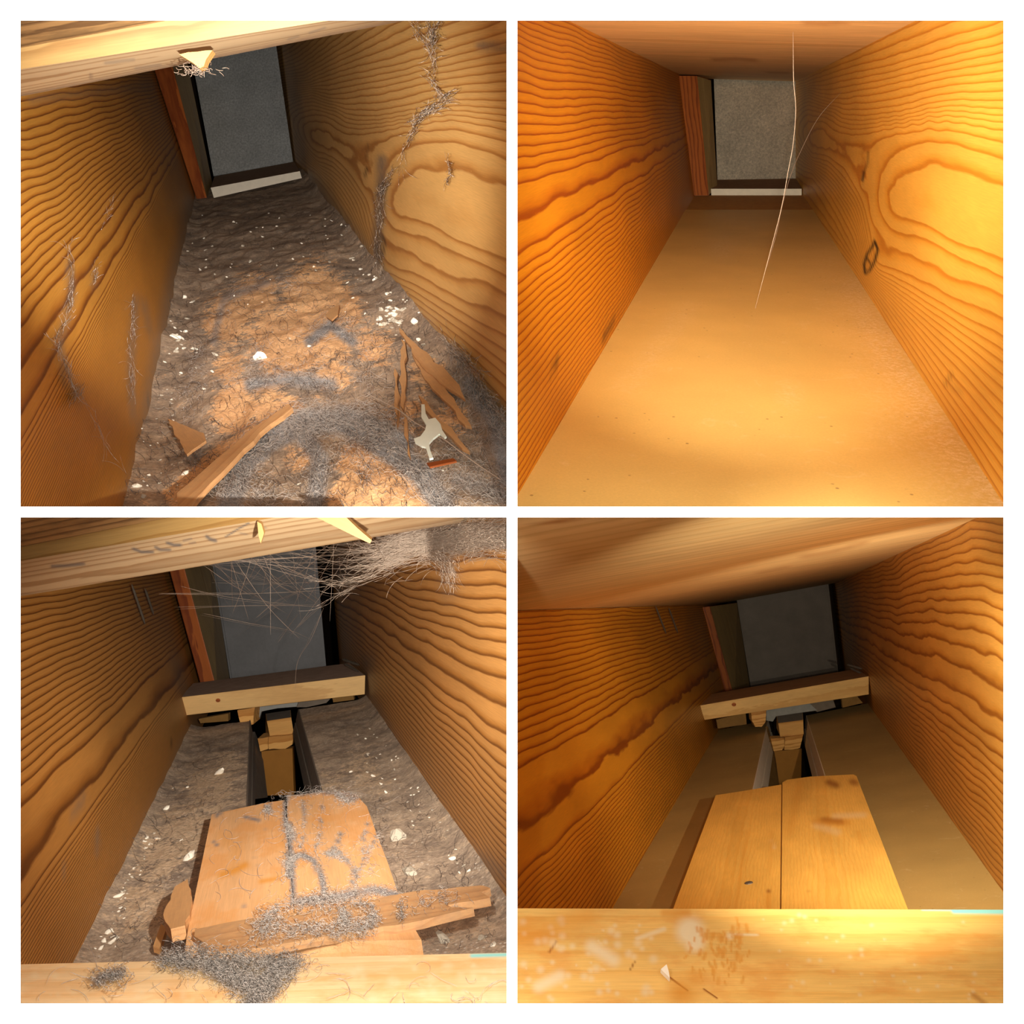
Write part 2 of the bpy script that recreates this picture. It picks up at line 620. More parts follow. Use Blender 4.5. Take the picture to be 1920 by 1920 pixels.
M['cross_dirty'] = wood('pale_spruce_dusty', lin(214, 172, 112), lin(186, 140, 84), 70, contrast=0.6)
M['cross_top'] = plain('dust_covered_top', lin(168, 142, 124), 0.95, 0.05)
M['cross_top_clean'] = wood('brown_top', lin(204, 158, 110), lin(180, 132, 84), 70)
M['block'] = wood('chipped_block', lin(206, 152, 84), lin(170, 112, 50), 90)
M['bl_board'] = wood('peach_board', lin(232, 178, 124), lin(220, 158, 100), 130, cz=0.2, stain=lin(222, 150, 78), stain_amt=0.5, dustcol=lin(136, 128, 126), contrast=0.4)
M['br_board'] = wood('honey_board', lin(240, 184, 88), lin(228, 154, 50), 190, cz=0.04, rough=0.45, contrast=0.35)
M['bl_rail'] = wood('peach_rail', lin(242, 206, 156), lin(232, 184, 124), 60, cz=0.12, stain=lin(226, 160, 92), stain_amt=0.5, dustcol=lin(140, 136, 138), contrast=0.5)
M['br_rail'] = wood('golden_rail', lin(236, 190, 108), lin(220, 152, 58), 45, cz=0.12, stain=lin(210, 112, 20), stain_amt=0.3, rough=0.36, contrast=0.3, spec=0.5)
M['splinter'] = wood('fresh_splinter', lin(214, 160, 104), lin(186, 124, 70), 200, dustcol=DUST, contrast=0.5)
M['pale_splinter'] = wood('pale_splinter', lin(150, 114, 66), lin(136, 94, 44), 200)
M['gypsum'] = plain('gypsum_edge', lin(226, 212, 190), 0.9, 0.1, var=0.08)
M['crumb'] = plain('plaster_crumb', lin(226, 216, 198), 0.95, 0.1, var=0.15, sc=150)
M['stone'] = plain('grey_chip', lin(176, 164, 146), 0.95, 0.1, var=0.25, sc=150)
M['plastic'] = plain('white_scrap', lin(228, 234, 220), 0.6, 0.3, var=0.05)
M['dark_top'] = plain('brown_dust_top', lin(160, 134, 112), 0.95, 0.05)
M['tl_duct'] = galv('galvanised_sheet', lin(186, 186, 182), metal=0.5, sparkle=.45)
M['tr_duct'] = galv('galvanised_sheet_warm', lin(204, 192, 172), sparkle=0.4, metal=0.4)
M['bl_duct'] = galv('dull_sheet', lin(126, 124, 124), 0.6, 0.1, 0.1)
M['br_duct'] = galv('dull_sheet_brown', lin(128, 116, 106), 0.6, 0.1, 0.1)
M['tl_floor'] = dust_floor('dusty_board_floor', lin(136, 118, 102), lin(186, 160, 134), lin(232, 184, 134), lin(224, 210, 190), stain=lin(186, 128, 86))
M['bl_floor'] = dust_floor('dusty_gypsum_floor', lin(146, 128, 112), lin(200, 176, 150), lin(220, 192, 160), lin(224, 212, 196), stain=lin(164, 132, 100))
M['tr_floor'] = hardboard('clean_hardboard', lin(206, 172, 100), 0.40)
M['br_floor'] = hardboard('brown_hardboard', lin(170, 138, 80), 0.5)
M['tr_plate'] = plain('plate_top', lin(190, 140, 70), 0.7)
M['fibre'] = plain('dark_fibre', lin(104, 94, 88), 0.9, 0.1)
M['fuzz'] = plain('grey_felt', lin(188, 176, 166), 0.95, 0.05)
M['web'] = plain('cobweb_thread', lin(176, 156, 138), 0.9, 0.1)
M['nail'] = plain('nail_steel', lin(130, 122, 110), 0.4, 0.5, 0.7)
M['white'] = plain('white_paint', (0.92, 0.92, 0.92, 1), 0.9, 0.05, var=0.0)
M['void'] = plain('dark_enclosure', lin(54, 38, 24), 0.9)
M['grey_panel'] = plain('grey_sheet', lin(128, 126, 120), 0.7)
M['inner'] = plain('brown_inner_board', lin(120, 86, 40), 0.8)
M['inner_grey'] = plain('grey_inner_board', lin(104, 92, 80), 0.9)
M['amber_board'] = plain('amber_board', lin(146, 96, 34), 0.6, var=.12, sc=20)
M['wood_gap'] = wood('cavity_plate', lin(150, 96, 34), lin(120, 72, 22), 60)

# ------------------------------------------------------------------ setting: the white front and the dark box added behind
Y0 = 0.30


def front_wall():
    bm = bmesh.new()
    e = lambda p: (p - 960) / F * Y0
    xs = [-3.0, e(38.5), e(950), e(970), e(1881.5), 3.0]
    zs = [-2.4, -e(1881.5), -e(970), -e(950), -e(38.5), 2.6]
    T = 0.003
    # back edges set in so that the openings are bevelled like a mat
    bx = [-3.0, e(38.5) - .004, e(950) + .001, e(970) - .001, e(1881.5) + .004, 3.0]
    bz = [-2.4, zs[1] - .004, zs[2] + .001, zs[3] - .001, zs[4] + .004, 2.6]
    fv = [[bm.verts.new((x, Y0, z)) for z in zs] for x in xs]
    bv = [[bm.verts.new((x, Y0 + T, z)) for z in bz] for x in bx]
    hole = {(1, 1), (3, 1), (1, 3), (3, 3)}
    for i in range(5):
        for j in range(5):
            if (i, j) in hole:
                for a, b in (((i, j), (i + 1, j)), ((i + 1, j), (i + 1, j + 1)), ((i + 1, j + 1), (i, j + 1)), ((i, j + 1), (i, j))):
                    bm.faces.new((fv[a[0]][a[1]], fv[b[0]][b[1]], bv[b[0]][b[1]], bv[a[0]][a[1]]))
            else:
                bm.faces.new((fv[i][j], fv[i + 1][j], fv[i + 1][j + 1], fv[i][j + 1]))
                bm.faces.new((bv[i][j], bv[i][j + 1], bv[i + 1][j + 1], bv[i + 1][j]))
    o = link('wall_front', mesh_bm(bm, 'wall_front'), M['white'])
    tag(o, 'white wall with four square openings', kind='structure')


front_wall()


def box(name, lo, hi, mat, parent=None):
    bm = bmesh.new()
    v = [bm.verts.new((x, y, z)) for x in (lo[0], hi[0]) for y in (lo[1], hi[1]) for z in (lo[2], hi[2])]
    for f in ((0, 1, 3, 2), (4, 6, 7, 5), (0, 4, 5, 1), (2, 3, 7, 6), (0, 2, 6, 4), (1, 5, 7, 3)):
        bm.faces.new([v[i] for i in f])
    return link(name, mesh_bm(bm, name), mat, parent)


for nm, lo, hi in (('wall_back', (-3, 7.6, -2.4), (3, 7.65, 2.6)), ('wall_left', (-3.05, Y0, -2.4), (-3, 7.6, 2.6)),
                   ('wall_right', (3, Y0, -2.4), (3.05, 7.6, 2.6)), ('floor', (-3, Y0, -2.45), (3, 7.6, -2.4)),
                   ('ceiling', (-3, Y0, 2.6), (3, 7.6, 2.65))):
    tag(box(nm, lo, hi, M['void']), kind='structure')  # dark enclosure added so that no world light leaks into the bays

# ------------------------------------------------------------------ the four bays
TL = Bay((418, 140), 3.05, (368, 375), (574, 334), (-70, -213), (-23, -192), (-1, 1))
TR = Bay((1399, 200), 3.14, (1302, 365), (1506, 365), (-29, -225), (0, -220), (1, 1))
BL = Bay((510, 1050), 2.19, (378, 1330), (670, 1286), (-50, -185), (-16, -190), (-1, -1))
BR = Bay((1490, 1128), 5.5, (1370, 1330), (1602, 1284), (-42, -157), (-20, -170), (1, -1))


def table_ring(bay, which, edge_x, tab):
    """ring count against height, read where the rings cross a vertical line near the opening: (y, ring spacing) pairs"""
    pl = bay.left_p if which == 'left' else bay.right_p
    ys = np.arange(tab[0][0], tab[-1][0] + 1, 4.0)
    sp = np.interp(ys, [t[0] for t in tab], [t[1] for t in tab])
    rg = np.concatenate([[0], np.cumsum(4.0 / sp)[:-1]])
    co = np.array([pl.hit(edge_x, y) for y in ys])
    hh, _ = bay.side_inv(which, co)
    o = np.argsort(hh)
    hh, rg = hh[o], rg[o]
    s0 = (rg[5] - rg[0]) / (hh[5] - hh[0])
    s1 = (rg[-1] - rg[-6]) / (hh[-1] - hh[-6])

    def f(h, Y, amp=1.0, seed=3):
        hq = h + 0.018 * amp * (fbm(np.log(Y) * 5.0, h * 2.0, seed, 3) - 0.5) * 2
        r = np.interp(hq, hh, rg)
        r = np.where(hq < hh[0], rg[0] + (hq - hh[0]) * s0, r)
        return np.where(hq > hh[-1], rg[-1] + (hq - hh[-1]) * s1, r)
    return f


def traced_ring(bay, which, contours):
    """rings through a cathedral figure: thin-plate surface through ring lines"""
    pl = bay.left_p if which == 'left' else bay.right_p
    pts, val = [], []
    for r, line in contours:
        for q in smooth_path(line, max(6, len(line) * 3)):
            c = pl.hit(*q)
            h, Y = bay.side_inv(which, c[None])
            pts.append((math.log(Y[0]) * 0.9, h[0]))
            val.append(r)
    X, y = np.array(pts), np.array(val)
    phi = lambda d: np.where(d > 1e-9, d * d * np.log(d + 1e-12), 0)
    n = len(X)
    K = phi(np.linalg.norm(X[:, None] - X[None], axis=2)) + 2e-4 * np.eye(n)
    Pm = np.hstack([np.ones((n, 1)), X])
    A = np.block([[K, Pm], [Pm.T, np.zeros((3, 3))]])
    sol = np.linalg.solve(A, np.concatenate([y, np.zeros(3)]))
    wts, lin_ = sol[:n], sol[n:]

    def f(h, Y, amp=1.0, seed=3):
        q = np.stack([np.log(Y) * 0.9, h], 1)
        out = np.concatenate([phi(np.linalg.norm(c[:, None] - X[None], axis=2)) @ wts for c in np.array_split(q, 24)])
        return out + lin_[0] + q @ lin_[1:]
    return f


def joist(bay, which, ring, mat, label, h1=1.25, res=(110, 56), Yn=0.31, Yf=None, h0=-0.12, dust=(), knots=(), amp=1.0, seed=3):
    NY, NH = res
    Yf = Yf or bay.D * 1.27
    Ys = np.exp(np.linspace(math.log(Yn), math.log(Yf), NY))
    hs = np.linspace(h0, h1, NH)
    pts = np.array([[bay.side(which, h, Y) for h in hs] for Y in Ys])
    pl = bay.left_p if which == 'left' else bay.right_p
    me = grid_solid('floor_joist', pts, -pl.n * 0.038, bay.quad)
    co = coords(me)
    h, Y = bay.side_inv(which, co)
    U = np.linalg.norm(bay.UL if which == 'left' else bay.UR)
    set_attr(me, 'ring', ring(h, Y, amp, seed))
    set_vec(me, 'guv', np.stack([Y * np.linalg.norm(bay.a), h * U, np.zeros(len(h))], 1))
    px = proj(co)
    set_attr(me, 'dust', paint(px, dust))
    set_attr(me, 'knot', paint(px, knots))
    o = link('floor_joist', me, mat)
    return tag(o, label, 'joist')


# --- top right (clean) and top left (dusty): left joists
tab = [(40, 13), (90, 16), (125, 20), (300, 21), (345, 30), (380, 80), (450, 80), (490, 28), (560, 20), (760, 18), (950, 13)]
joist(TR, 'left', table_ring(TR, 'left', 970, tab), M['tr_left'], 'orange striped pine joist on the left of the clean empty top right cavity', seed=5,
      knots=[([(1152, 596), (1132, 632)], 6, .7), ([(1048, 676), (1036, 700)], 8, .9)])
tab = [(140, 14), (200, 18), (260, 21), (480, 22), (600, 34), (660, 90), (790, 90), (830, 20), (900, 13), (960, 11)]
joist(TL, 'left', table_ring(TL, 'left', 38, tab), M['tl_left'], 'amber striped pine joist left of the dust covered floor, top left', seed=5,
      dust=[([(365, 385), (335, 509), (285, 754), (250, 950)], 34, .75), ([(60, 185), (300, 160)], 18, .4), ([(130, 500), (135, 560), (110, 640), (125, 700), (150, 745)], 14, .6),
            ([(255, 560), (245, 690), (250, 780)], 14, .6), ([(178, 510), (176, 540)], 9, .5), ([(270, 570), (282, 625)], 14, .5)],
      knots=[([(133, 490), (138, 530), (128, 590)], 5, .5), ((278, 756), 7, .9)])

# right joists with the big cathedral figure: ring lines as read on the clean board
z = lambda pts: [(1420 + x / 4.085, 30 + y / 4.085) for x, y in pts]
z4 = lambda pts: [(1420 + x / 4.085, 490 + y / 4.085) for x, y in pts]
CONT = [
    (0, z([(330, 500), (620, 385), (1000, 245), (1500, 50)])),
    (2, z([(380, 530), (650, 460), (1000, 385), (1400, 275), (1880, 130)])),
    (6, z([(390, 590), (600, 640), (1000, 585), (1400, 490), (1880, 430)])),
    (10, z([(400, 690), (570, 740), (700, 800), (1000, 790), (1300, 725), (1500, 695), (1880, 720)])),
    (12.5, z([(400, 790), (520, 800), (600, 860), (760, 890), (1000, 850), (1400, 780), (1880, 840)])),
    (14, z([(1880, 970), (1650, 915), (1400, 885), (1150, 905), (950, 960), (855, 1060), (845, 1250), (870, 1450), (895, 1600), (990, 1720), (1200, 1830), (1500, 2000)])),
    (15, z([(1880, 1110), (1700, 1040), (1400, 975), (1150, 1010), (1010, 1110), (940, 1260), (935, 1450), (985, 1580), (1060, 1650), (1250, 1690), (1500, 1810), (1880, 1980)])),
    (16, z([(1880, 1330), (1700, 1290), (1400, 1185), (1200, 1200), (1075, 1270), (1025, 1400), (1065, 1520), (1200, 1560), (1350, 1620), (1500, 1715), (1880, 1850)])),
    (16.5, z([(1300, 1400), (1600, 1540), (1860, 1640)])),
    (14, z([(420, 960), (520, 1010), (640, 1010), (720, 1060), (780, 1180), (800, 1300)])),
    (11, z([(420, 1100), (560, 1160), (700, 1330), (780, 1480), (810, 1600)])),
    (6, z([(420, 1180), (560, 1330), (680, 1520), (760, 1680)])),
    (2, z([(390, 1370), (560, 1600), (740, 1880)])),
    (12, z4([(930, 60), (1200, 190), (1500, 360), (1880, 560)])),
    (8, z4([(900, 130), (1150, 330), (1500, 620), (1880, 960)])),
    (4, z4([(860, 150), (1100, 430), (1500, 960), (1880, 1440)])),
    (1, z4([(740, 20), (1000, 430), (1400, 1040), (1880, 1800)])),
]
joist(TR, 'right', traced_ring(TR, 'right', CONT), M['tr_right'], 'golden pine joist with oval grain and a knot, right of the clean top right cavity', res=(230, 170),
      knots=[([(1640, 452), (1646, 468), (1640, 490), (1630, 508), (1622, 512), (1620, 496), (1626, 476), (1636, 462), (1640, 452)], 4.2, 1.2), ([(1627, 486), (1632, 494)], 4, .9),
             ([(1620, 322), (1617, 338)], 5, .9), ([(1628, 285), (1627, 305), (1621, 320)], 4, .5), ([(1773, 722), (1784, 702)], 8, .45), ([(1790, 728), (1800, 735)], 16, .22)])
CONT_L = [(r, [(x - 930, y) for x, y in p]) for r, p in CONT]
joist(TL, 'right', traced_ring(TL, 'right', CONT_L), M['tl_right'], 'honey pine joist with oval grain hung with cobwebs, right of dusty floor', res=(190, 140), h1=1.9,
      dust=[([(574, 334), (640, 420), (690, 490), (760, 580), (870, 705), (935, 775)], 30, .8), ([(716, 300), (712, 400), (706, 460), (712, 520), (735, 560)], 18, .8),
            ([(900, 85), (950, 90)], 16, .7), ([(540, 140), (565, 320)], 30, .35), ([(740, 560), (800, 640), (880, 720), (940, 790)], 20, .7)],
      knots=[([(716, 440), (722, 455), (718, 475), (708, 490), (706, 470), (716, 440)], 5, .8), ([(688, 315), (684, 330)], 5, .8), ([(690, 270), (687, 300)], 4, .4)])

# --- bottom pair
tab = [(1115, 13), (1200, 17), (1420, 20), (1500, 34), (1530, 140), (1660, 140), (1700, 18), (1750, 11), (1830, 9)]
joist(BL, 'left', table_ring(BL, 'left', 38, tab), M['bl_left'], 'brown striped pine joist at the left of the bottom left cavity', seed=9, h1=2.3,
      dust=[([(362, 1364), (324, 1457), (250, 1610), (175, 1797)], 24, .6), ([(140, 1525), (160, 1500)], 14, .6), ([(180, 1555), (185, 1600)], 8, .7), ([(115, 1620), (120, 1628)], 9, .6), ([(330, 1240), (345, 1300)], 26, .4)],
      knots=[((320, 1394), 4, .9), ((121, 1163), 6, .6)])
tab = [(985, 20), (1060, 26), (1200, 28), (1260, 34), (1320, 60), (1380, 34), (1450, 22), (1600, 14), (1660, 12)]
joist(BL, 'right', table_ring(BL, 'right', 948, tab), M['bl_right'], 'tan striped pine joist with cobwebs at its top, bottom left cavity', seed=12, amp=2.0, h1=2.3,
      dust=[([(690, 1240), (690, 1310), (747, 1425), (857, 1586), (940, 1640)], 26, .7), ([(640, 1075), (760, 1020), (950, 985)], 40, .55), ([(830, 1040), (840, 1110)], 30, .35)])
tab = [(1140, 11), (1200, 13), (1300, 17), (1440, 24), (1480, 150), (1620, 150), (1650, 25), (1700, 11)]
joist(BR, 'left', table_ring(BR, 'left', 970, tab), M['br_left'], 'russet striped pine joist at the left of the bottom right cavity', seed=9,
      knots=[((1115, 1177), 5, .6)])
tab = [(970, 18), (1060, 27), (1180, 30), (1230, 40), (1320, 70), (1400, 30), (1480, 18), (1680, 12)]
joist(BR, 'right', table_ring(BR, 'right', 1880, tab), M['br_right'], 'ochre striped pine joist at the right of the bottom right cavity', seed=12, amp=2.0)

# ------------------------------------------------------------------ floors


def floor_grid(bay, t0, t1, Yn, Yf, hgt, NY=230, NT=150, thick=0.05):
    Ys = np.exp(np.linspace(math.log(Yn), math.log(Yf), NY))
    ts = np.linspace(0, 1, NT)
    a = t0 if callable(t0) else (lambda Y: t0)
    b = t1 if callable(t1) else (lambda Y: t1)
    pts = np.zeros((NY, NT, 3))
    for i, Y in enumerate(Ys):
        tt = a(Y) + ts * (b(Y) - a(Y))
        p = bay.floor(tt, np.full(NT, Y))
        if hgt is not None:
            p = p + bay.floor_p.n * hgt(p)[:, None]
        pts[i] = p
    return grid_solid('floor', pts, -bay.floor_p.n * thick, bay.quad)


def tl_h(p):
    t, Y = TL.floor_inv(p)
    x, y = t * 0.4, Y
    b = 0.018 * (fbm(x * 12, y * 7, 5, 3) - 0.5) + 0.006 * (fbm(x * 45, y * 30, 9, 2) - 0.5)
    e = np.maximum(0, 1 - np.minimum(t, 1 - t) / 0.10)
    return b + 0.012 * e * e


me = floor_grid(TL, -0.05, 1.05, 0.32, 3.3, tl_h, 300, 200)
px = proj(coords(me))
set_attr(me, 'tan', 0.16 + 1.25 * paint(px, [((430, 600), 90, .6), ((480, 560), 90, .55), ((590, 560), 110, .75), ((540, 640), 120, .8), ((440, 770), 80, .7), ((620, 640), 90, .6), ((430, 690), 60, .5),
    ((500, 760), 70, .6), ((620, 700), 70, .55), ((700, 650), 70, .5), ((700, 880), 90, 1.5), ((760, 930), 80, 1.6), ((680, 940), 90, 1.4), ((720, 910), 80, 1.6), ((560, 860), 50, .5), ((470, 860), 50, .45),
    ([(330, 930), (430, 850), (540, 760)], 40, .7), ((800, 700), 60, .5), ((850, 780), 60, .45), ((600, 500), 60, .3), ((760, 780), 60, .45), ((520, 700), 60, .6), ((650, 580), 60, .6)]))
set_attr(me, 'fuzz', paint(px, [([(430, 950), (450, 880), (500, 830), (570, 790), (640, 790), (720, 840), (790, 890), (830, 950)], 46, 1.0), ([(560, 800), (600, 860), (590, 940)], 36, .9),
    ([(470, 720), (540, 710), (620, 720)], 34, .75), ([(580, 640), (620, 610), (660, 640)], 26, .8), ([(640, 780), (700, 800), (760, 830)], 40, .9), ((480, 675), 28, .7), ([(400, 640), (420, 560), (500, 530)], 22, .6),
    ([(880, 720), (930, 800), (950, 900)], 34, .8), ([(860, 900), (940, 930)], 50, .6)]))
tag(link('floor', me, M['tl_floor']), 'old board floor felted with grey dust and rubble, top left cavity', kind='structure')

me = floor_grid(TR, -0.02, 1.02, 0.32, TR.floor_p.hit(1400, 393)[1], None, 80, 40, 0.02)
px = proj(coords(me))
set_attr(me, 'dust', paint(px, [([(1600, 540), (1650, 640), (1760, 800), (1870, 940)], 60, .8), ([(1560, 480), (1700, 760), (1820, 930)], 120, .35), ((1350, 465), 40, .5), ([(1180, 720), (1280, 590)], 40, .3), ((1480, 740), 40, .4)]))
tag(link('floor', me, M['tr_floor']), 'clean tan hardboard floor of the top right cavity', kind='structure')
o = slab('sill_plate', [(1285, 396), (1527, 396), (1506, 366), (1300, 366)], TR.floor_p, 0.04, M['tr_plate'], lift=-0.004)
tag(o, 'narrow light plate across the far end of the clean hardboard floor', 'plate')

# bottom floors: two panels with a slot between


def slot(bay, line):
    """the slot edge as a t(Y) function from two photo points on the floor"""
    c = np.array([bay.floor_p.hit(*p) for p in line])
    t, Y = bay.floor_inv(c)
    return lambda y: t[0] + (t[1] - t[0]) * (y - Y[0]) / (Y[1] - Y[0])


def bl_h(p):
    t, Y = BL.floor_inv(p)
    return 0.006 * (fbm(t * 12, Y * 18, 5, 4) - 0.5) + 0.010 * np.maximum(0, 1 - np.minimum(t, 1 - t) / .08) ** 2


def floor_panel(bay, t0, t1, Yn, Yf, hgt, mat, edge, label, tanpts=(), edgeside=None):
    k_ = 2.2 if bay is BR else 1.0
    me = floor_grid(bay, t0, t1, Yn, Yf, hgt, 130, 70, 0.055 * k_)
    px = proj(coords(me))
    set_attr(me, 'tan', 0.25 + paint(px, tanpts))
    set_attr(me, 'fuzz', np.zeros(len(px)))
    set_attr(me, 'dust', np.zeros(len(px)))
    if edge is not None:
        me.materials.clear()
    root = link('floor_panel', me, [mat])
    tag(root, label, 'panel')
    if edgeside:
        # pale cut edge, two layers of gypsum board
        tf, s = edgeside
        for k in range(2):
            Ya, Yb = Yn, Yf
            sec = []
            for Y in (Ya, Yb):
                b = bay.floor(np.array(tf(Y)), np.array(Y))
                lt = nrm(bay.B - bay.A) * s
                q = lt * 0.0022
                n = bay.floor_p.n
                j = 0.0012 * k * s * nrm(bay.B - bay.A)
                d0, d1 = k_ * (0.0275 * k + 0.0015 - 0.002 * (k == 0)), k_ * (0.0275 * k + 0.0255)
                sl = .36 if s < 0 else .04
                sec.append([b - n * d0, b - n * d1, b + q + j + lt * sl * d1 - n * d1, b + q + j + lt * sl * max(d0, 0) - n * d0])
            loft('cut_edge', sec[0], sec[1], edge, root)
    return root


bl_t1 = slot(BL, [(467, 1370), (462, 1500)])
bl_t2 = slot(BL, [(565, 1345), (604, 1480)])
cl = BL.floor_p.hit(420, 1358)[1]
cr = BL.floor_p.hit(640, 1318)[1]
floor_panel(BL, lambda y: -0.03, bl_t1, 0.4, cl, bl_h, M['bl_floor'], M['inner_grey'], 'dusty gypsum floor panel left of the slot, bottom left cavity',
            [((400, 1480), 90, .5), ((300, 1600), 90, .55), ((350, 1560), 90, .6), ((270, 1700), 90, .5), ((430, 1430), 50, .4)], (bl_t1, 1))
floor_panel(BL, bl_t2, lambda y: 1.03, 0.4, cr, bl_h, M['bl_floor'], M['inner_grey'], 'dusty gypsum floor panel right of the slot, bottom left cavity',
            [((680, 1440), 60, .35), ((700, 1470), 60, .3), ((630, 1470), 50, .3)], (bl_t2, -1))
br_t1 = slot(BR, [(1438, 1358), (1411, 1480)])
br_t2 = slot(BR, [(1513, 1345), (1547, 1453)])
cl = BR.floor_p.hit(1380, 1362)[1]
cr = BR.floor_p.hit(1570, 1330)[1]
floor_panel(BR, lambda y: -0.02, br_t1, 0.4, cl, None, M['br_floor'], M['gypsum'], 'clean brown hardboard panel left of the slot, bottom right cavity', (), (br_t1, 1))
floor_panel(BR, br_t2, lambda y: 1.02, 0.4, cr, None, M['br_floor'], M['gypsum'], 'clean brown hardboard panel right of the slot, bottom right cavity', (), (br_t2, -1))

# ------------------------------------------------------------------ end of the bays: duct, batten, ledge


def duct(bay, quad_px, Y, mat, label):
    fr = [P(x, y, Y) for x, y in quad_px]
    a = nrm(bay.a)
    root = loft('metal_duct', fr, [p + a * 0.35 for p in fr], mat, bev=0.006)
    tag(root, label, 'duct')
    c = np.mean(fr, 0)
    for i in range(4):                                    # folded rim, one strip on each side
        p, q = fr[i], fr[(i + 1) % 4]
        ip, iq = p + (c - p) * 0.035, q + (c - q) * 0.035
        f = -nrm(np.cross(fr[1] - fr[0], fr[3] - fr[0]))
        f = f if f[1] < 0 else -f
        loft('rim', [p + f * .001, p + f * .004, ip + f * .004, ip + f * .001], [q + f * .001, q + f * .004, iq + f * .004, iq + f * .001], mat, root)
    return root


def batten(fl, fr, bk, Yf, Yb, label, mats):
    """upright batten: fl, fr = front edges (top, bottom), bk = far edge of the side facing the duct"""
    e = lambda q, Y: [P(*q[0], Y), P(*q[1], Y)]
    a, b, c = e(fl, Yf), e(fr, Yf), e(bk, Yb)
    d = [P(fl[0][0] + 6, fl[0][1], Yb), P(fl[1][0] + 6, fl[1][1] - 15, Yb)]
    lo = [a[1], b[1], c[1], d[1]]
    hi = [a[0], b[0], c[0], d[0]]
    return tag(loft('wood_batten', lo, hi, mats, bev=0.002, matf=[0, 1, 1, 1]), label, 'batten')


def ext(p, q, k):
    return (q[0] + (q[0] - p[0]) * k, q[1] + (q[1] - p[1]) * k)


def tall(top, bot, k=0.4):
    return (ext(bot, top, k), bot)


duct(TL, [(360, 108), (517, 78), (550, 304), (401, 331)], 3.5, M['tl_duct'], 'grey galvanised duct closing the dusty top left cavity')
batten(tall((298, 157), (369, 374)), tall((331, 153), (388, 371)), tall((358, 150), (399, 348)), 3.02, 3.46, 'reddish upright batten beside the duct in the dusty top left cavity', [M['batten'], M['olive_wood']])
L = [P(395, 352, 2.98), P(401, 371, 2.98), P(406, 352, 3.4), P(402, 331, 3.48)]
R = [P(562, 321, 2.98), P(566, 334, 2.98), P(560, 322, 3.4), P(552, 303, 3.48)]
tag(loft('gypsum_ledge', L, R, [M['gypsum'], M['dark_top']], matf=[0, 1, 1, 1]), 'white edged ledge with dark dust on top, below the dusty cavity duct', 'ledge')

duct(TR, [(1337, 120), (1497, 118), (1493, 335), (1345, 338)], 3.62, M['tr_duct'], 'speckled galvanised duct closing the clean top right cavity')
batten(tall((1272, 142), (1301, 367), 0), tall((1307, 142), (1329, 367), 0), tall((1333, 150), (1345, 348), 0), 3.13, 3.3, 'reddish upright batten beside the duct in the clean top right cavity', [M['batten'], M['olive_wood']])
L = [P(1333, 354, 3.16), P(1334, 371, 3.16), P(1340, 356, 3.5), P(1345, 337, 3.6)]
R = [P(1503, 354, 3.16), P(1503, 370, 3.16), P(1497, 355, 3.5), P(1494, 335, 3.6)]
tag(loft('gypsum_ledge', L, R, [M['gypsum'], M['dark_top']], matf=[0, 0, 1, 1]), 'clean white edged ledge below the speckled duct, top right cavity', 'ledge')

duct(BL, [(396, 1040), (592, 1020), (613, 1262), (435, 1290)], 2.75, M['bl_duct'], 'dull grey duct behind cobwebs in the bottom left cavity')
batten(tall((325, 1095), (381, 1300)), tall((353, 1092), (408, 1298)), tall((403, 1088), (433, 1290)), 2.18, 2.7, 'reddish upright batten left of the cobwebbed dull duct', [M['batten'], M['olive_wood']])
duct(BR, [(1376, 1092), (1548, 1052), (1573, 1275), (1410, 1305)], 6.5, M['br_duct'], 'dull brown grey duct in the bottom right cavity, free of cobwebs')
batten(tall((1306, 1140), (1356, 1318), 0), tall((1331, 1137), (1378, 1313), 0), tall((1382, 1130), (1408, 1300), 0), 5.46, 6.3, 'reddish upright batten left of the clean brown grey duct', [M['batten'], M['olive_wood']])

# ------------------------------------------------------------------ overhead: beams (left) and ceiling boards (right)


def overhead_beam(A, B, C, xr, Ya, Yb, Yc, quad, label, marks=(), dust=()):
    """A, B, C: (left point, slope) of top, near lower and far lower edges"""
    def at(l, x, Y):
        (x0, y0), s = l
        return P(x, y0 + s * (x - x0), Y)
    sec = lambda x, dy=0: [at(A, x, Ya), at(B, x, Yb), at(C, x, Yc), at(((C[0][0], C[0][1] - 70), C[1]), x, Yc + 0.02), at(((A[0][0], A[0][1] - 40), A[1]), x, Ya + 0.04)]
    # a finely divided beam so that stamps and dust can be carried on its faces
    xs = np.linspace(-60, xr, 300)
    S = np.array([sec(x) for x in xs])
    prof = []
    for i in range(5):
        k = (8, 30, 2, 2, 2)[i]
        for j in range(k):
            prof.append((i, j / k))
    pts = np.array([[s[i] * (1 - f) + s[(i + 1) % 5] * f for i, f in prof] for s in S])
    m = len(prof)
    bm = bmesh.new()
    vs = [[bm.verts.new(p) for p in row] for row in pts]
    for r in range(len(vs) - 1):
        for j in range(m):
            f = bm.faces.new((vs[r][j], vs[r][(j + 1) % m], vs[r + 1][(j + 1) % m], vs[r + 1][j]))
            f.material_index = 0 if prof[j][0] == 0 else 1
    bm.faces.new(vs[0][::-1])
    bm.faces.new(vs[-1])
    cut(bm, quad)
    me = mesh_bm(bm, 'ceiling_beam')
    px = proj(coords(me))
    set_attr(me, 'ink', paint(px, marks))
    set_attr(me, 'dust', paint(px, dust))
    guv(me, S[-1, 1] - S[0, 1], (0, 1, 0.2))
    return tag(link('ceiling_beam', me, [M['beam_face'], M['beam_under']]), label, 'beam')


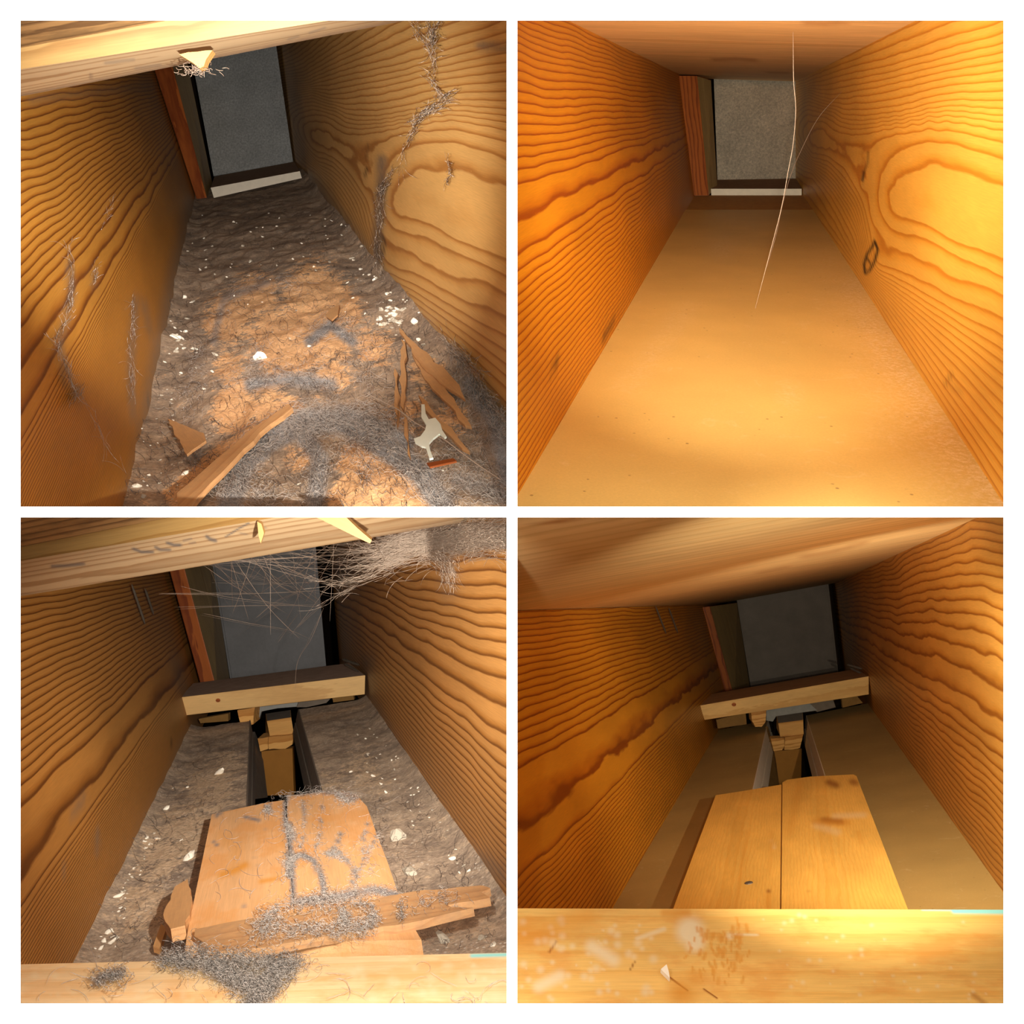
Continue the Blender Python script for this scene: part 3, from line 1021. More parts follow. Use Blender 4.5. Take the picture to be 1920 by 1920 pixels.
overhead_beam(((38, 89), -.187), ((38, 130), -.158), ((38, 181), -.197), 1010, 0.725, 0.735, 0.86, TL.quad,
              'split pale timber beam across the top of the dusty cavity, top left', [([(198, 118), (250, 112)], 6, .35), ([(255, 128), (300, 122)], 6, .3), ([(580, 62), (610, 52)], 4, .35), ([(540, 74), (560, 68)], 4, .35)],
              [([(38, 181), (400, 110), (760, 38)], 10, .5), ([(170, 140), (172, 160)], 6, .5)])
overhead_beam(((38, 1025), -.20), ((38, 1052), -.171), ((38, 1118), -.167), 1010, 0.70, 0.71, 0.83, BL.quad,
              'pale timber beam with faint grey stamp marks across the bottom left cavity',
              [([(250, 1029), (265, 1035), (286, 1035)], 5, .8), ([(292, 1026), (300, 1031), (318, 1031)], 5, .75), ([(314, 1018), (326, 1022), (338, 1022)], 5.5, .8), ([(344, 1014), (358, 1010)], 3.5, .5), ([(356, 1019), (366, 1017)], 3, .5),
               ([(388, 1006), (394, 1011), (404, 1014)], 6, .8), ([(450, 1000), (464, 1002)], 3, .45), ([(494, 989), (500, 990)], 3, .4), ([(98, 1062), (130, 1060), (156, 1057)], 6, .75), ([(424, 1006), (446, 992), (466, 981)], 2.6, .9)],
              [([(700, 1020), (800, 1000), (900, 985)], 26, .8), ([(38, 1117), (300, 1086)], 6, .4)])


def roof_board(bay, pl, quad, label, name, mat, lat, marks=(), Yf=3.3):
    n = pl.n
    xs = np.linspace(-0.8, 0.8, 2)
    # a board lying on the joists, spanned by the bay axis and the crosswise direction
    o = pl.hit(*bay.V) if abs(np.dot(bay.a, n)) > 1e-3 else None
    lat = nrm(lat - n * np.dot(lat, n))
    base = pl.p
    Ys = np.exp(np.linspace(math.log(0.32), math.log(Yf), 90))
    ls = np.linspace(-0.36, 0.36, 60) * (pl.p[1] / 3.14)
    pts = np.array([[base + bay.a * (Y - base[1]) + lat * l for l in ls] for Y in Ys])
    me = grid_solid(name, pts, -n * 0.03, quad)
    px = proj(coords(me))
    set_attr(me, 'knot', paint(px, marks))
    guv(me, lat, bay.a)
    return tag(link(name, me, mat), label, 'ceiling board')


cL, cR = P(1272, 139, 3.14), P(1515, 146, 3.14)
pl = plane3(cL, cR, cL + TR.a)
pl.p = (cL + cR) / 2
roof_board(TR, pl, TR.quad, 'clean pine board forming the top of the top right cavity', 'ceiling_board', M['tr_ceiling'], cR - cL,
           [([(1335, 112), (1380, 110), (1420, 113)], 6, .6), ([(1510, 43), (1545, 45), (1585, 42)], 7, .5), ([(1440, 136), (1480, 137)], 3, .5)], 3.6)
cL, cR = P(1308, 1135, 5.5), P(1568, 1089, 5.5)
pl = plane3(cL, cR, cL + BR.a)
pl.p = (cL + cR) / 2
roof_board(BR, pl, BR.quad, 'warm pine board forming the top of the bottom right cavity', 'ceiling_board', M['br_ceiling'], cR - cL,
           [([(1500, 1045), (1560, 1035), (1620, 1018)], 7, .4), ([(1420, 1075), (1480, 1062)], 5, .3), ([(985, 972), (1030, 984), (1050, 974)], 9, .9)], 6.45)


# ------------------------------------------------------------------ subfloor above the two beams (dusty bays)
for bay, A, Ya, lab in ((TL, ((38, 89), -.187), .722, 'rough brown subfloor board above the split beam, top left'), (BL, ((38, 1025), -.20), .697, 'rough brown subfloor board above the stamped beam, bottom left')):
    f = lambda x, dy, Y: P(x, A[0][1] + A[1] * (x - A[0][0]) + dy, Y)
    S = [[f(x, 1, Ya), f(x, -115, .57), f(x, -150, .57), f(x, -30, Ya)] for x in (-60, 1010)]
    tag(loft('subfloor_board', S[0], S[1], M['subfloor'], quad=bay.quad), lab, 'board')

# ------------------------------------------------------------------ front rails of the bottom bays


def rail(bay, l, r, ll, lr, Yt, Yb, mat, label, marks):
    """wide timber across the mouth of the bay; its upper face is seen from l-r (far edge) to ll-lr (near edge)"""
    n, m = 330, 100
    xs, fs = np.linspace(0, 1, n), np.linspace(0, 1, m)
    a, b, c, d = P(*l, Yt), P(*r, Yt), P(*ll, Yb), P(*lr, Yb)
    pts = np.array([[(a + (b - a) * x) * (1 - f) + (c + (d - c) * x) * f for f in fs] for x in xs])
    me = grid_solid('front_rail', pts, np.array([0, 0.0, -0.045]), bay.quad)
    px = proj(coords(me))
    for k in ('pale', 'amber', 'teal', 'knot', 'ink', 'dust'):
        set_attr(me, k, paint(px, marks.get(k, ())))
    guv(me, b - a, np.cross(b - a, c - a))
    return tag(link('front_rail', me, mat), label, 'rail')


rnd = random.Random(3)
pale = [((rnd.uniform(975, 1230), rnd.uniform(1720, 1875)), rnd.uniform(4, 14), .55) for _ in range(60)]
pale += [([(1110, 1775), (1135, 1790), (1150, 1800)], 22, .8), ([(1010, 1850), (1050, 1830)], 20, .8), ((1294, 1746), 40, 1.5), ((1302, 1766), 30, 1.4), ((1368, 1755), 12, .8), ([(1370, 1752), (1420, 1753)], 4, .8), ([(1195, 1760), (1245, 1742)], 8, .7), ((1210, 1860), 14, .6)]
pale += [((rnd.uniform(1430, 1870), rnd.uniform(1715, 1875)), rnd.uniform(3, 8), .5) for _ in range(45)]
amber = [((1278, 1860), 46, .75), ((1300, 1840), 34, .5), ([(1245, 1712), (1290, 1712)], 12, .6)]
amber += [([(x, y), (x + rnd.uniform(-3, 5), y - rnd.uniform(4, 16))], rnd.uniform(3, 6), .7) for x, y in [(rnd.gauss(1355, 28), rnd.uniform(1735, 1850)) for _ in range(70)]]
amber += [([(970, 1760), (1100, 1720)], 40, .5), ([(970, 1740), (1060, 1735)], 30, .5)]
rail(BR, (900, 1703), (1960, 1706), (840, 1910), (2020, 1910), 0.70, 0.575, M['br_rail'], 'glossy golden rail with pale paint spots across the bottom right cavity mouth',
     {'pale': pale, 'amber': amber, 'knot': [([(1030, 1785), (1043, 1765)], 4, .8), ([(1182, 1818), (1190, 1803)], 2.5, .9), ([(1320, 1855), (1345, 1872)], 2.5, 1.2), ([(1255, 1832), (1290, 1858)], 2.5, 1.3), ([(1825, 1865), (1850, 1885)], 9, .5)],
      'teal': [([(1790, 1706), (1960, 1708)], 11, 1.6), ([(1730, 1705), (1800, 1706)], 5, .8)]})
o = slab('wood_chip', [(1239, 1817), (1250, 1808), (1254, 1822), (1256, 1834)], Plane(P(1245, 1820, .615), (0, -.5, 1)), 0.004, M['gypsum'], lift=0.003)
tag(o, 'pale triangular chip lifting at a crack in the golden rail', 'chip')
pale = [((rnd.uniform(60, 500), rnd.uniform(1815, 1875)), rnd.uniform(4, 12), .35) for _ in range(30)] + [((rnd.uniform(650, 945), rnd.uniform(1810, 1878)), rnd.uniform(6, 22), .45) for _ in range(26)]
rail(BL, (-40, 1810), (1010, 1785), (-100, 1910), (1060, 1895), 0.60, 0.53, M['bl_rail'], 'peach coloured rail with a dust clump across the bottom left cavity mouth',
     {'pale': pale, 'amber': [((700, 1830), 40, .2), ((840, 1830), 50, .25), ((330, 1850), 40, .25), ([(60, 1860), (240, 1840)], 24, .25)],
      'knot': [([(205, 1880), (228, 1845)], 2, .5), ([(405, 1870), (412, 1850)], 2, .5)],
      'teal': [([(885, 1792), (1010, 1788)], 7, 1.0)],
      'dust': [([(390, 1795), (430, 1830), (500, 1850)], 34, .95), ([(520, 1800), (490, 1860), (470, 1885)], 26, .9), ([(180, 1835), (225, 1822)], 16, .7), ([(300, 1795), (360, 1800)], 12, .7)]})

# ------------------------------------------------------------------ boards laid over the slot


def board(bay, outline, lift, thick, mat, label, u_px, marks, bev=0.004, name='floor_board'):
    """a board whose upper face is divided finely enough to carry knots, stains and dust"""
    pl = bay.floor_p.lifted(lift)
    top = np.array([pl.hit(*p) for p in outline])
    bm = bmesh.new()
    f = bm.faces.new([bm.verts.new(p) for p in top])
    u = nrm(pl.hit(*u_px[1]) - pl.hit(*u_px[0]))
    v = np.cross(pl.n, u)
    c = top.mean(0)
    for ax in (u, v):
        d = (top - c) @ ax
        for k in np.arange(d.min(), d.max(), 0.0045 * (1.7 if bay is BR else 1)):
            bmesh.ops.bisect_plane(bm, geom=bm.verts[:] + bm.edges[:] + bm.faces[:], plane_co=c + ax * k, plane_no=ax)
    r = bmesh.ops.extrude_face_region(bm, geom=bm.faces[:])
    for e in [e for e in r['geom'] if isinstance(e, bmesh.types.BMVert)]:
        e.co -= Vector(pl.n * thick)
    bm.normal_update()
    me = mesh_bm(bm, name)
    px = proj(coords(me))
    for k in ('pale', 'amber', 'teal', 'knot', 'ink', 'dust'):
        set_attr(me, k, paint(px, marks.get(k, ())))
    guv(me, u, v)
    return tag(link(name, me, mat), label, 'board')


b1 = board(BR, [(1342, 1491), (1400, 1482), (1465, 1471), (1462, 1720), (1461, 1735), (1250, 1735), (1262, 1704)], 0.055, 0.03, M['br_board'], 'left hand clean honey coloured board, with a nail head, over the slot',
           ((1400, 1700), (1425, 1490)), {'knot': [((1440, 1671), 7, .9)], 'amber': [([(1380, 1700), (1400, 1560)], 8, .3), ([(1440, 1700), (1440, 1680)], 9, .6), ([(1445, 1560), (1440, 1640)], 5, .35)], 'pale': [([(1448, 1575), (1450, 1590)], 4, .4)]})
board(BR, [(1467, 1467), (1476, 1462), (1520, 1456), (1600, 1452), (1606, 1455), (1614, 1476), (1702, 1704), (1714, 1735), (1464, 1735), (1465, 1700)], 0.056, 0.03, M['br_board'],
      'right hand clean honey coloured board with three knots over the slot', ((1580, 1700), (1545, 1470)),
      {'knot': [([(1554, 1467), (1568, 1472)], 11, .8), ([(1598, 1466), (1604, 1468)], 11, .7), ([(1544, 1537), (1578, 1541)], 10, .75), ((1515, 1671), 5, .35)], 'amber': [([(1530, 1540), (1590, 1543)], 12, .5), ([(1610, 1560), (1617, 1580)], 6, .5), ([(1500, 1470), (1480, 1560)], 14, .3)],
       'pale': [([(1565, 1530), (1620, 1528)], 10, .35), ([(1530, 1548), (1570, 1560)], 12, .3)]})
q = BR.floor_p.lifted(0.055)


def nail_head(pl, px, r_px, label):
    c = pl.hit(*px)
    r = r_px / F * c[1]
    bm = bmesh.new()
    x = nrm(np.cross(pl.n, (0, 1, 0)))
    y = np.cross(pl.n, x)
    lay = [(1.0, 0.0), (1.0, .12), (.8, .25), (0.0, .3)]
    rings = []
    for k, h in lay[:3]:
        rings.append([bm.verts.new(c + (x * math.cos(a) + y * math.sin(a)) * r * k + pl.n * r * h) for a in np.linspace(0, 2 * math.pi, 16, endpoint=False)])
    for a, b in zip(rings[:-1], rings[1:]):
        for i in range(16):
            bm.faces.new((a[i], a[(i + 1) % 16], b[(i + 1) % 16], b[i]))
    bm.faces.new(rings[-1])
    tag(link('nail', mesh_bm(bm, 'nail'), M['nail']), label, 'nail')


nail_head(q, (1404, 1656), 8, 'round steel nail head in the left clean board')

LF = 0.038
veins = [([(537, 1492), (534, 1530), (541, 1560), (546, 1610), (549, 1690)], 7, 1.1), ([(545, 1612), (565, 1602), (590, 1615), (605, 1650), (610, 1675)], 9, 1.2), ([(545, 1605), (543, 1640)], 11, 1.1),
         ([(540, 1545), (550, 1570)], 8, .9), ([(640, 1560), (625, 1600), (650, 1612), (668, 1640), (655, 1665)], 5, .9), ([(612, 1600), (640, 1600)], 6, .7), ([(560, 1690), (640, 1680), (700, 1668), (745, 1678)], 16, .9), ([(660, 1655), (690, 1600), (710, 1560)], 3, .8),
         ([(520, 1492), (600, 1484), (660, 1490)], 8, .8), ([(633, 1488), (650, 1500), (668, 1496)], 9, .8), ([(690, 1540), (680, 1590), (700, 1640)], 3, .7), ([(605, 1510), (600, 1560), (590, 1600)], 2.5, .6), ([(568, 1500), (572, 1560), (560, 1590)], 2.5, .6), ([(500, 1510), (503, 1525)], 3, .8)]
spots = [([(460, 1532), (485, 1538)], 6, .8), ([(400, 1578), (408, 1586)], 5, .8), ((480, 1608), 5, .5), ((482, 1622), 4, .5), ([(405, 1530), (412, 1524)], 7, .9), ([(455, 1690), (457, 1700)], 4, .6), ((500, 1555), 6, .4)]
board(BL, [(397, 1527), (470, 1511), (505, 1504), (534, 1500), (538, 1560), (550, 1690), (552, 1768), (347, 1780), (352, 1745)], LF, 0.03, M['bl_board'], 'left peach board with orange stains and dust spots over the slot',
      ((450, 1740), (480, 1512)), {'dust': veins + spots, 'amber': [([(415, 1640), (440, 1632), (460, 1622)], 13, .85), ([(420, 1570), (445, 1590), (440, 1625)], 26, .35), ([(488, 1653), (528, 1646)], 8, .75), ([(520, 1590), (530, 1570)], 16, .25)],
                                   'knot': [((456, 1691), 3, .8)]})
board(BL, [(537, 1492), (590, 1486), (640, 1484), (668, 1490), (688, 1512), (705, 1560), (728, 1620), (748, 1680), (768, 1725), (790, 1762), (553, 1766), (551, 1690), (540, 1560)], LF + .001, 0.03, M['bl_board'],
      'right peach board with rounded corner and veins of grey dust over the slot', ((650, 1740), (600, 1490)), {'dust': veins, 'amber': [((600, 1540), 40, .2), ((690, 1620), 30, .2)]})
o = slab('broken_plank', [(366, 1742), (470, 1722), (640, 1700), (770, 1672), (905, 1660), (919, 1665), (903, 1673), (919, 1683), (840, 1697), (847, 1701), (888, 1702), (840, 1713), (790, 1726), (600, 1757), (480, 1778), (372, 1786), (380, 1765), (364, 1755)],
         BL.floor_p, 0.007, M['splinter'], lift=LF + .008, jag=0.010, dusty=.3, u=BL.floor_p.hit(770, 1690) - BL.floor_p.hit(400, 1750))
tag(o, 'splintered plank lying across the two peach boards, bottom left', 'plank')
o = slab('wood_fragment', [(328, 1662), (352, 1648), (360, 1690), (347, 1735), (320, 1742), (306, 1715)], BL.floor_p, 0.012, M['splinter'], lift=.044, jag=0.01, dusty=.15)
tag(o, 'broken yellowish wood fragment left of the peach boards', 'fragment')
o = slab('wood_sliver', [(302, 1732), (312, 1740), (299, 1778), (287, 1774)], BL.floor_p, 0.006, M['splinter'], lift=.012)
tag(o, 'thin wood sliver below the yellowish wood fragment', 'sliver')

# ------------------------------------------------------------------ crosspieces and what sits below them


def cross(bay, f4, back, mats, label):
    """squared timber between the joists; f4: front face corners, back: far corners of the upper face"""
    yl = bay.left_p.hit(*f4[0])[1]
    yr = bay.right_p.hit(*f4[1])[1]
    Y = 0.5 * (yl + yr)
    fr = [P(*q, Y) for q in f4]                       # tl, tr, br, bl
    up = plane3(fr[0], fr[1], fr[0] + bay.a)
    bl, br = up.hit(*back[0]), up.hit(*back[1])
    dn = fr[3] - fr[0]
    A = [fr[0], fr[3], bl + dn, bl]
    B = [fr[1], fr[2], br + dn, br]
    o = loft('crosspiece', A, B, mats, bev=0.0015, matf=[0, 0, 0, 1])
    px = proj(coords(o.data))
    k = f4[0]
    kn = (k[0] + 73, k[1] + 5)
    tag(o, label, 'crosspiece')
    return Y


def knot_on(name, c, r, Y):
    pass


YR = cross(BR, [(1312, 1323), (1629, 1268), (1629, 1302), (1321, 1350)], [(1334, 1301), (1606, 1254)], [M['cross'], M['cross_top_clean']], 'clean pale crosspiece wedged between the joists, bottom right cavity')
YL = cross(BL, [(335, 1308), (685, 1266), (684, 1302), (344, 1342)], [(362, 1281), (655, 1243)], [M['cross_dirty'], M['cross_top']], 'pale crosspiece with dust on its top, bottom left cavity')
print('cross depth', YR, YL)


def upright(name, outline, Y, depth, mat, label, cat, jag=0.0, tilt=0.0, edge=None):
    """a piece whose front faces the mouth of the bay"""
    o = slab(name, outline, Plane(P(*outline[0], Y), (0, -1, tilt)), depth, mat, jag=jag, u=(1, 0, 0.15), edge_mat=edge)
    return tag(o, label, cat)


for bay, Y, nmk, pieces in (
    (BR, YR, 'clean', {'chip': [(1408, 1336), (1437, 1331), (1435, 1354), (1428, 1363), (1416, 1363), (1410, 1352)],
                       'flash': [(1437, 1326), (1512, 1313), (1532, 1332), (1503, 1336), (1455, 1343), (1449, 1353), (1437, 1351)],
                       'flash2': [(1508, 1314), (1560, 1306), (1567, 1326), (1532, 1335)],
                       'ol': [(1343, 1350), (1398, 1335), (1400, 1358), (1346, 1366)], 'or': [(1578, 1306), (1606, 1304), (1618, 1318), (1580, 1327)],
                       'b1t': [(1456, 1343), (1505, 1336), (1506, 1351), (1459, 1357)], 'b1': [(1459, 1356), (1506, 1350), (1507, 1377), (1463, 1382)],
                       'b2': [(1445, 1385), (1470, 1384), (1471, 1398), (1466, 1407), (1451, 1409)], 'b3': [(1472, 1383), (1506, 1378), (1500, 1402), (1486, 1406), (1471, 1406)],
                       'bd': [(1452, 1409), (1503, 1404), (1502, 1472), (1459, 1478)], 'wl': [(1440, 1362), (1452, 1404), (1462, 1480), (1420, 1480)]}),
    (BL, YL, 'dusty', {'chip': [(445, 1332), (478, 1326), (475, 1358), (466, 1361), (452, 1360)],
                       'flash': [(478, 1322), (560, 1312), (556, 1325), (520, 1328), (490, 1334), (485, 1350), (478, 1352)],
                       'flash2': [(560, 1312), (625, 1304), (612, 1318), (575, 1326), (556, 1326)],
                       'ol': [(372, 1348), (428, 1338), (428, 1352), (376, 1356)], 'or': [(622, 1304), (662, 1300), (664, 1312), (625, 1317)],
                       'b1t': [(498, 1338), (545, 1331), (547, 1346), (500, 1353)], 'b1': [(500, 1352), (546, 1345), (551, 1376), (506, 1381)],
                       'b2': [(483, 1385), (503, 1382), (503, 1404), (488, 1409)], 'b3': [(504, 1382), (551, 1377), (548, 1396), (535, 1404), (504, 1405)],
                       'bd': [(490, 1409), (548, 1403), (551, 1490), (498, 1492)], 'wl': [(478, 1372), (491, 1404), (502, 1495), (466, 1500)]})):
    w_ = 'bottom right' if nmk == 'clean' else 'bottom left'
    upright('wood_block', pieces['chip'], Y + .03, .05, M['block'], f'chipped wood stub hanging under the {nmk} crosspiece, {w_}', 'block', jag=.012)
    upright('metal_flashing', pieces['flash'], Y + .075, .01, M['grey_panel'], f'bent grey flashing just under the {nmk} crosspiece', 'flashing')
    upright('grey_board', pieces['flash2'], Y + .085, .015, M['inner_grey'], f'grey board scrap right of the flashing, under the {nmk} crosspiece', 'board')
    upright('olive_board', pieces['ol'], Y + .08, .015, M['inner'], f'dull olive board under the left end of the {nmk} crosspiece', 'board')
    upright('olive_board', pieces['or'], Y + .09, .015, M['inner'], f'dull olive board under the right end of the {nmk} crosspiece', 'board')
    Yb = Y + .10
    lo = [P(*pieces['b1'][i], Yb) for i in (0, 3)] + [P(*pieces['b1t'][0], Yb + .08) - np.array((0, 0, .06)), P(*pieces['b1t'][0], Yb + .08)]
    hi = [P(*pieces['b1'][i], Yb) for i in (1, 2)] + [P(*pieces['b1t'][1], Yb + .08) - np.array((0, 0, .06)), P(*pieces['b1t'][1], Yb + .08)]
    tag(loft('wood_block', lo, hi, [M['block'], M['inner_grey']], matf=[0, 0, 0, 1], bev=.001), f'squared wood block deep in the slot behind the {nmk} boards', 'block')
    upright('wood_block', pieces['b2'], Yb - .01, .05, M['block'], f'left split wood piece under the squared block in the {nmk} slot', 'block', jag=.012)
    upright('wood_block', pieces['b3'], Yb - .012, .05, M['block'], f'right split wood piece under the squared block in the {nmk} slot', 'block', jag=.012)
    upright('brown_board', pieces['bd'], Yb + .02, .02, M['amber_board'], f'amber brown board at the bottom of the {nmk} slot', 'board')
    f0, f1, f2, f3 = pieces['wl']
    a, b, c, d = P(*f0, Yb + .05), P(*f1, Yb + .06), P(*f2, Yb - .1), P(*f3, Yb - .35)
    bm = bmesh.new()
    v = [bm.verts.new(p) for p in (a, b, c, d)] + [bm.verts.new(p - np.array((.012, 0, 0))) for p in (a, b, c, d)]
    for f in ((0, 1, 2, 3), (7, 6, 5, 4), (0, 4, 5, 1), (1, 5, 6, 2), (2, 6, 7, 3), (3, 7, 4, 0)):
        bm.faces.new([v[i] for i in f])
    tag(link('inner_board', mesh_bm(bm, 'inner_board'), M['inner'] if nmk == 'clean' else M['inner_grey']), f'side board lining the left of the {nmk} slot', 'board')

# knots on the crosspieces (tight round branch ends, part of the timber)
for c, Y, par in (((1376, 1321), YR, 'crosspiece'), ((409, 1313), YL, 'crosspiece.001')):
    p0 = P(*c, Y) + np.array((0, -.0005, 0))
    bm = bmesh.new()
    rg = [bm.verts.new(p0 + np.array((math.cos(a) * .0027 * Y, -.0008, math.sin(a) * .0022 * Y))) for a in np.linspace(0, 2 * math.pi, 12, endpoint=False)]
    rb = [bm.verts.new(v.co + Vector((0, .004, 0))) for v in rg]
    bm.faces.new(rg)
    for i in range(12):
        bm.faces.new((rg[i], rg[(i + 1) % 12], rb[(i + 1) % 12], rb[i]))
    me = mesh_bm(bm, 'knot')
    guv(me, (0, 1, 0), (1, 0, 0))
    link('knot', me, M['batten'], bpy.data.objects[par])

# ------------------------------------------------------------------ nails through the subfloor


def nail(p0, p1, lift, label, r=0.0022):
    r = r * max(1.0, .45 * p0[1])
    pa, pb = p0, p1
    o = tubes('nail', [np.array([pa + (pb - pa) * t for t in np.linspace(0, 1, 8)])], r, M['nail'], sides=8)
    tag(o, label, 'nail')


for bay, a, b, lab in ((BL, (247, 1096), (272, 1170), 'bent nail nearer the mouth, over the brown joist, bottom left'), (BL, (272, 1104), (288, 1152), 'thinner nail nearer the duct, over the brown joist, bottom left'),
                       (BR, (1229, 1136), (1249, 1188), 'nail nearer the mouth through the board over the russet joist'), (BR, (1254, 1140), (1271, 1187), 'nail nearer the duct through the board over the russet joist')):
    nail(bay.left_p.hit(*a, lift=.012), bay.left_p.hit(*b, lift=.006), 0, lab)
for bay, nm, pts in ((BL, 'dusty', [(642, 1236, 674, 1247), (646, 1245, 672, 1259)]), (BR, 'clean', [(1588, 1246, 1616, 1254), (1593, 1252, 1614, 1262)])):
    Y = YL if bay is BL else YR
    for k, (x0, y0, x1, y1) in enumerate(pts):
        nail(P(x0, y0, Y + .10), P(x1, y1, Y + .015), 0, f'{"upper" if k == 0 else "lower"} bent nail at the right end of the {nm} crosspiece', .003)

# ------------------------------------------------------------------ loose pieces on the dusty floors


def floor_pt(bay, px, py, lift=0.0):
    p = bay.floor_p.hit(px, py)
    h = tl_h(p[None])[0] if bay is TL else bl_h(p[None])[0]
    return p + bay.floor_p.n * (h + lift)


def rock(seed):
    r = random.Random(seed)
    bm = bmesh.new()
    bmesh.ops.create_icosphere(bm, subdivisions=2, radius=1.0)
    ax = [Vector((r.uniform(-1, 1), r.uniform(-1, 1), r.uniform(-1, 1))).normalized() for _ in range(7)]
    for v in bm.verts:
        d = 1.0
        for q in ax:
            t = v.co.normalized().dot(q)
            if t > 0.55:
                d *= 1 - (t - .55) * r.uniform(.7, 1.0)
        v.co = v.co * d * r.uniform(.88, 1.1)
        v.co.z *= .6
    me = bpy.data.meshes.new('crumb')
    bm.to_mesh(me)
    bm.free()
    return me


ROCK = [rock(i) for i in range(6)]
ROCK_G = []
for m_ in ROCK:
    g = m_.copy()
    m_.materials.append(M['crumb'])
    g.materials.append(M['stone'])
    ROCK_G.append(g)


def crumb(bay, x, y, s, label, group=None, grey=False, name='plaster_crumb', cat='crumb'):
    p = floor_pt(bay, x, y)
    r = s / F * p[1]
    o = bpy.data.objects.new(name, random.choice(ROCK_G if grey else ROCK))
    COL.objects.link(o)
    o.location = p + bay.floor_p.n * r * 0.3
    o.scale = (r * random.uniform(.8, 1.2), r * random.uniform(1.0, 1.8), r * random.uniform(.8, 1.1))
    o.rotation_euler = (random.uniform(-.4, .4) + .4, random.uniform(-.4, .4), random.uniform(0, 6.28))
    tag(o, label, cat, group)


for x, y, s, lab in [(490, 676, 13, 'largest white crumb, bedded in felt mid floor, top left'), (740, 596, 10, 'white crumb on the pile by the honey joist, largest there'), (780, 614, 9, 'white crumb just right of the crumb pile, against the honey joist'),
                     (335, 640, 9, 'white crumb beside the amber joist, halfway along'), (264, 926, 11, 'pale crumb at the foot of the amber joist, nearest the mouth'), (352, 892, 8, 'white crumb above the long diagonal stick, left')]:
    crumb(TL, x, y, s, lab)
small = [(375, 506, 4), (386, 500, 3.5), (347, 560, 5), (360, 566, 4), (366, 655, 6), (341, 650, 4), (406, 672, 6), (733, 570, 5), (722, 612, 6), (752, 606, 7), (728, 588, 5), (786, 640, 7), (795, 652, 5), (320, 800, 4), (330, 824, 5), (284, 900, 4), (275, 942, 6), (302, 912, 4), (580, 651, 4), (340, 700, 4),
         (456, 462, 4), (470, 488, 4), (618, 494, 4), (675, 500, 4), (690, 512, 4), (705, 526, 5), (680, 470, 4), (660, 482, 4), (398, 462, 3), (385, 470, 3), (425, 520, 3), (760, 640, 5), (815, 690, 5), (845, 712, 5), (830, 880, 4), (560, 905, 4), (400, 700, 4), (352, 600, 4), (385, 735, 4)]
for _ in range(26):
    small.append((random.gauss(738, 13), random.gauss(596, 13), random.uniform(3, 7)))
for _ in range(12):
    small.append((random.gauss(350, 18), random.gauss(645, 18), random.uniform(2.5, 5)))
for _ in range(70):
    y = random.uniform(395, 640)
    t = random.random()
    xl, xr = 368 - .2 * (y - 375), 574 + .807 * (y - 334)
    small.append((xl + (xr - xl) * (t ** 1.6 if random.random() < .4 else 1 - t ** 1.8 * .7), y, random.uniform(1.5, 3.0)))
for _ in range(40):
    small.append((random.uniform(270, 340), random.uniform(560, 940), random.uniform(1.5, 3.2)))
for x, y, s in small:
    crumb(TL, x, y, s, 'small white plaster crumb scattered in the grey dust, top left', 'crumbs on the top left floor', random.random() < .3)

for x, y, s, g, lab in [(355, 1607, 13, 0, 'white angular chip against the left edge of the peach boards'), (415, 1450, 11, 0, 'white crumb on the left gypsum panel, upper middle'), (748, 1575, 15, 1, 'round pale stone on the right gypsum panel, upper one'), (771, 1638, 17, 1, 'long pale stone on the right gypsum panel, lower one'),
                        (805, 1732, 15, 1, 'grey chip below the end of the splintered plank'), (832, 1762, 16, 1, 'grey chip by the peach rail, middle of three'), (905, 1763, 10, 1, 'grey chip by the peach rail, farthest right'), (762, 1783, 9, 0, 'white crumb touching the peach rail, centre right'),
                        (206, 1752, 9, 0, 'white crumb at the foot of the brown joist, upper of two close together'), (213, 1768, 9, 0, 'white crumb at the foot of the brown joist, lower of two close together'), (224, 1692, 8, 0, 'lone white crumb along the foot of the brown joist'), (313, 1519, 7, 0, 'white crumb at the foot of the brown joist, farthest in')]:
    crumb(BL, x, y, s, lab, None, bool(g), 'plaster_crumb' if not g else 'stone_chip', 'crumb' if not g else 'stone')
sm = [(296, 1574, 5), (272, 1585, 5), (276, 1578, 4), (870, 1630, 6), (848, 1614, 6), (858, 1622, 4), (880, 1640, 4), (925, 1775, 7), (540, 1345, 0), (196, 1772, 5), (190, 1785, 5), (700, 1455, 4), (688, 1448, 4), (715, 1470, 4), (658, 1448, 3.5), (724, 1486, 4), (340, 1575, 3), (325, 1480, 3), (352, 1476, 3)]
for _ in range(46):
    y = random.uniform(1560, 1790)
    sm.append((510 - .46 * (y - 1050) + abs(random.gauss(0, 12)) + 8, y, random.uniform(1.6, 3.4)))
for _ in range(40):
    y = random.uniform(1360, 1640)
    sm.append((510 + .66 * (y - 1050) - abs(random.gauss(0, 30)) - 10, y, random.uniform(1.4, 3.0)))
for x, y, s in sm:
    if s:
        crumb(BL, x, y, s, 'small white crumb along the joists on the gypsum panels, bottom left', 'crumbs on the bottom left floor', random.random() < .35)


def floor_slab(name, outline, thick, mat, label, cat, lift, jag=0.0, **k):
    c = np.mean(outline, 0)
    p = floor_pt(TL, *c)
    n = TL.floor_p.n
    return tag(slab(name, outline, Plane(p + n * lift * .75, n), thick * .5, mat, jag=jag, dusty=.22, **k), label, cat)


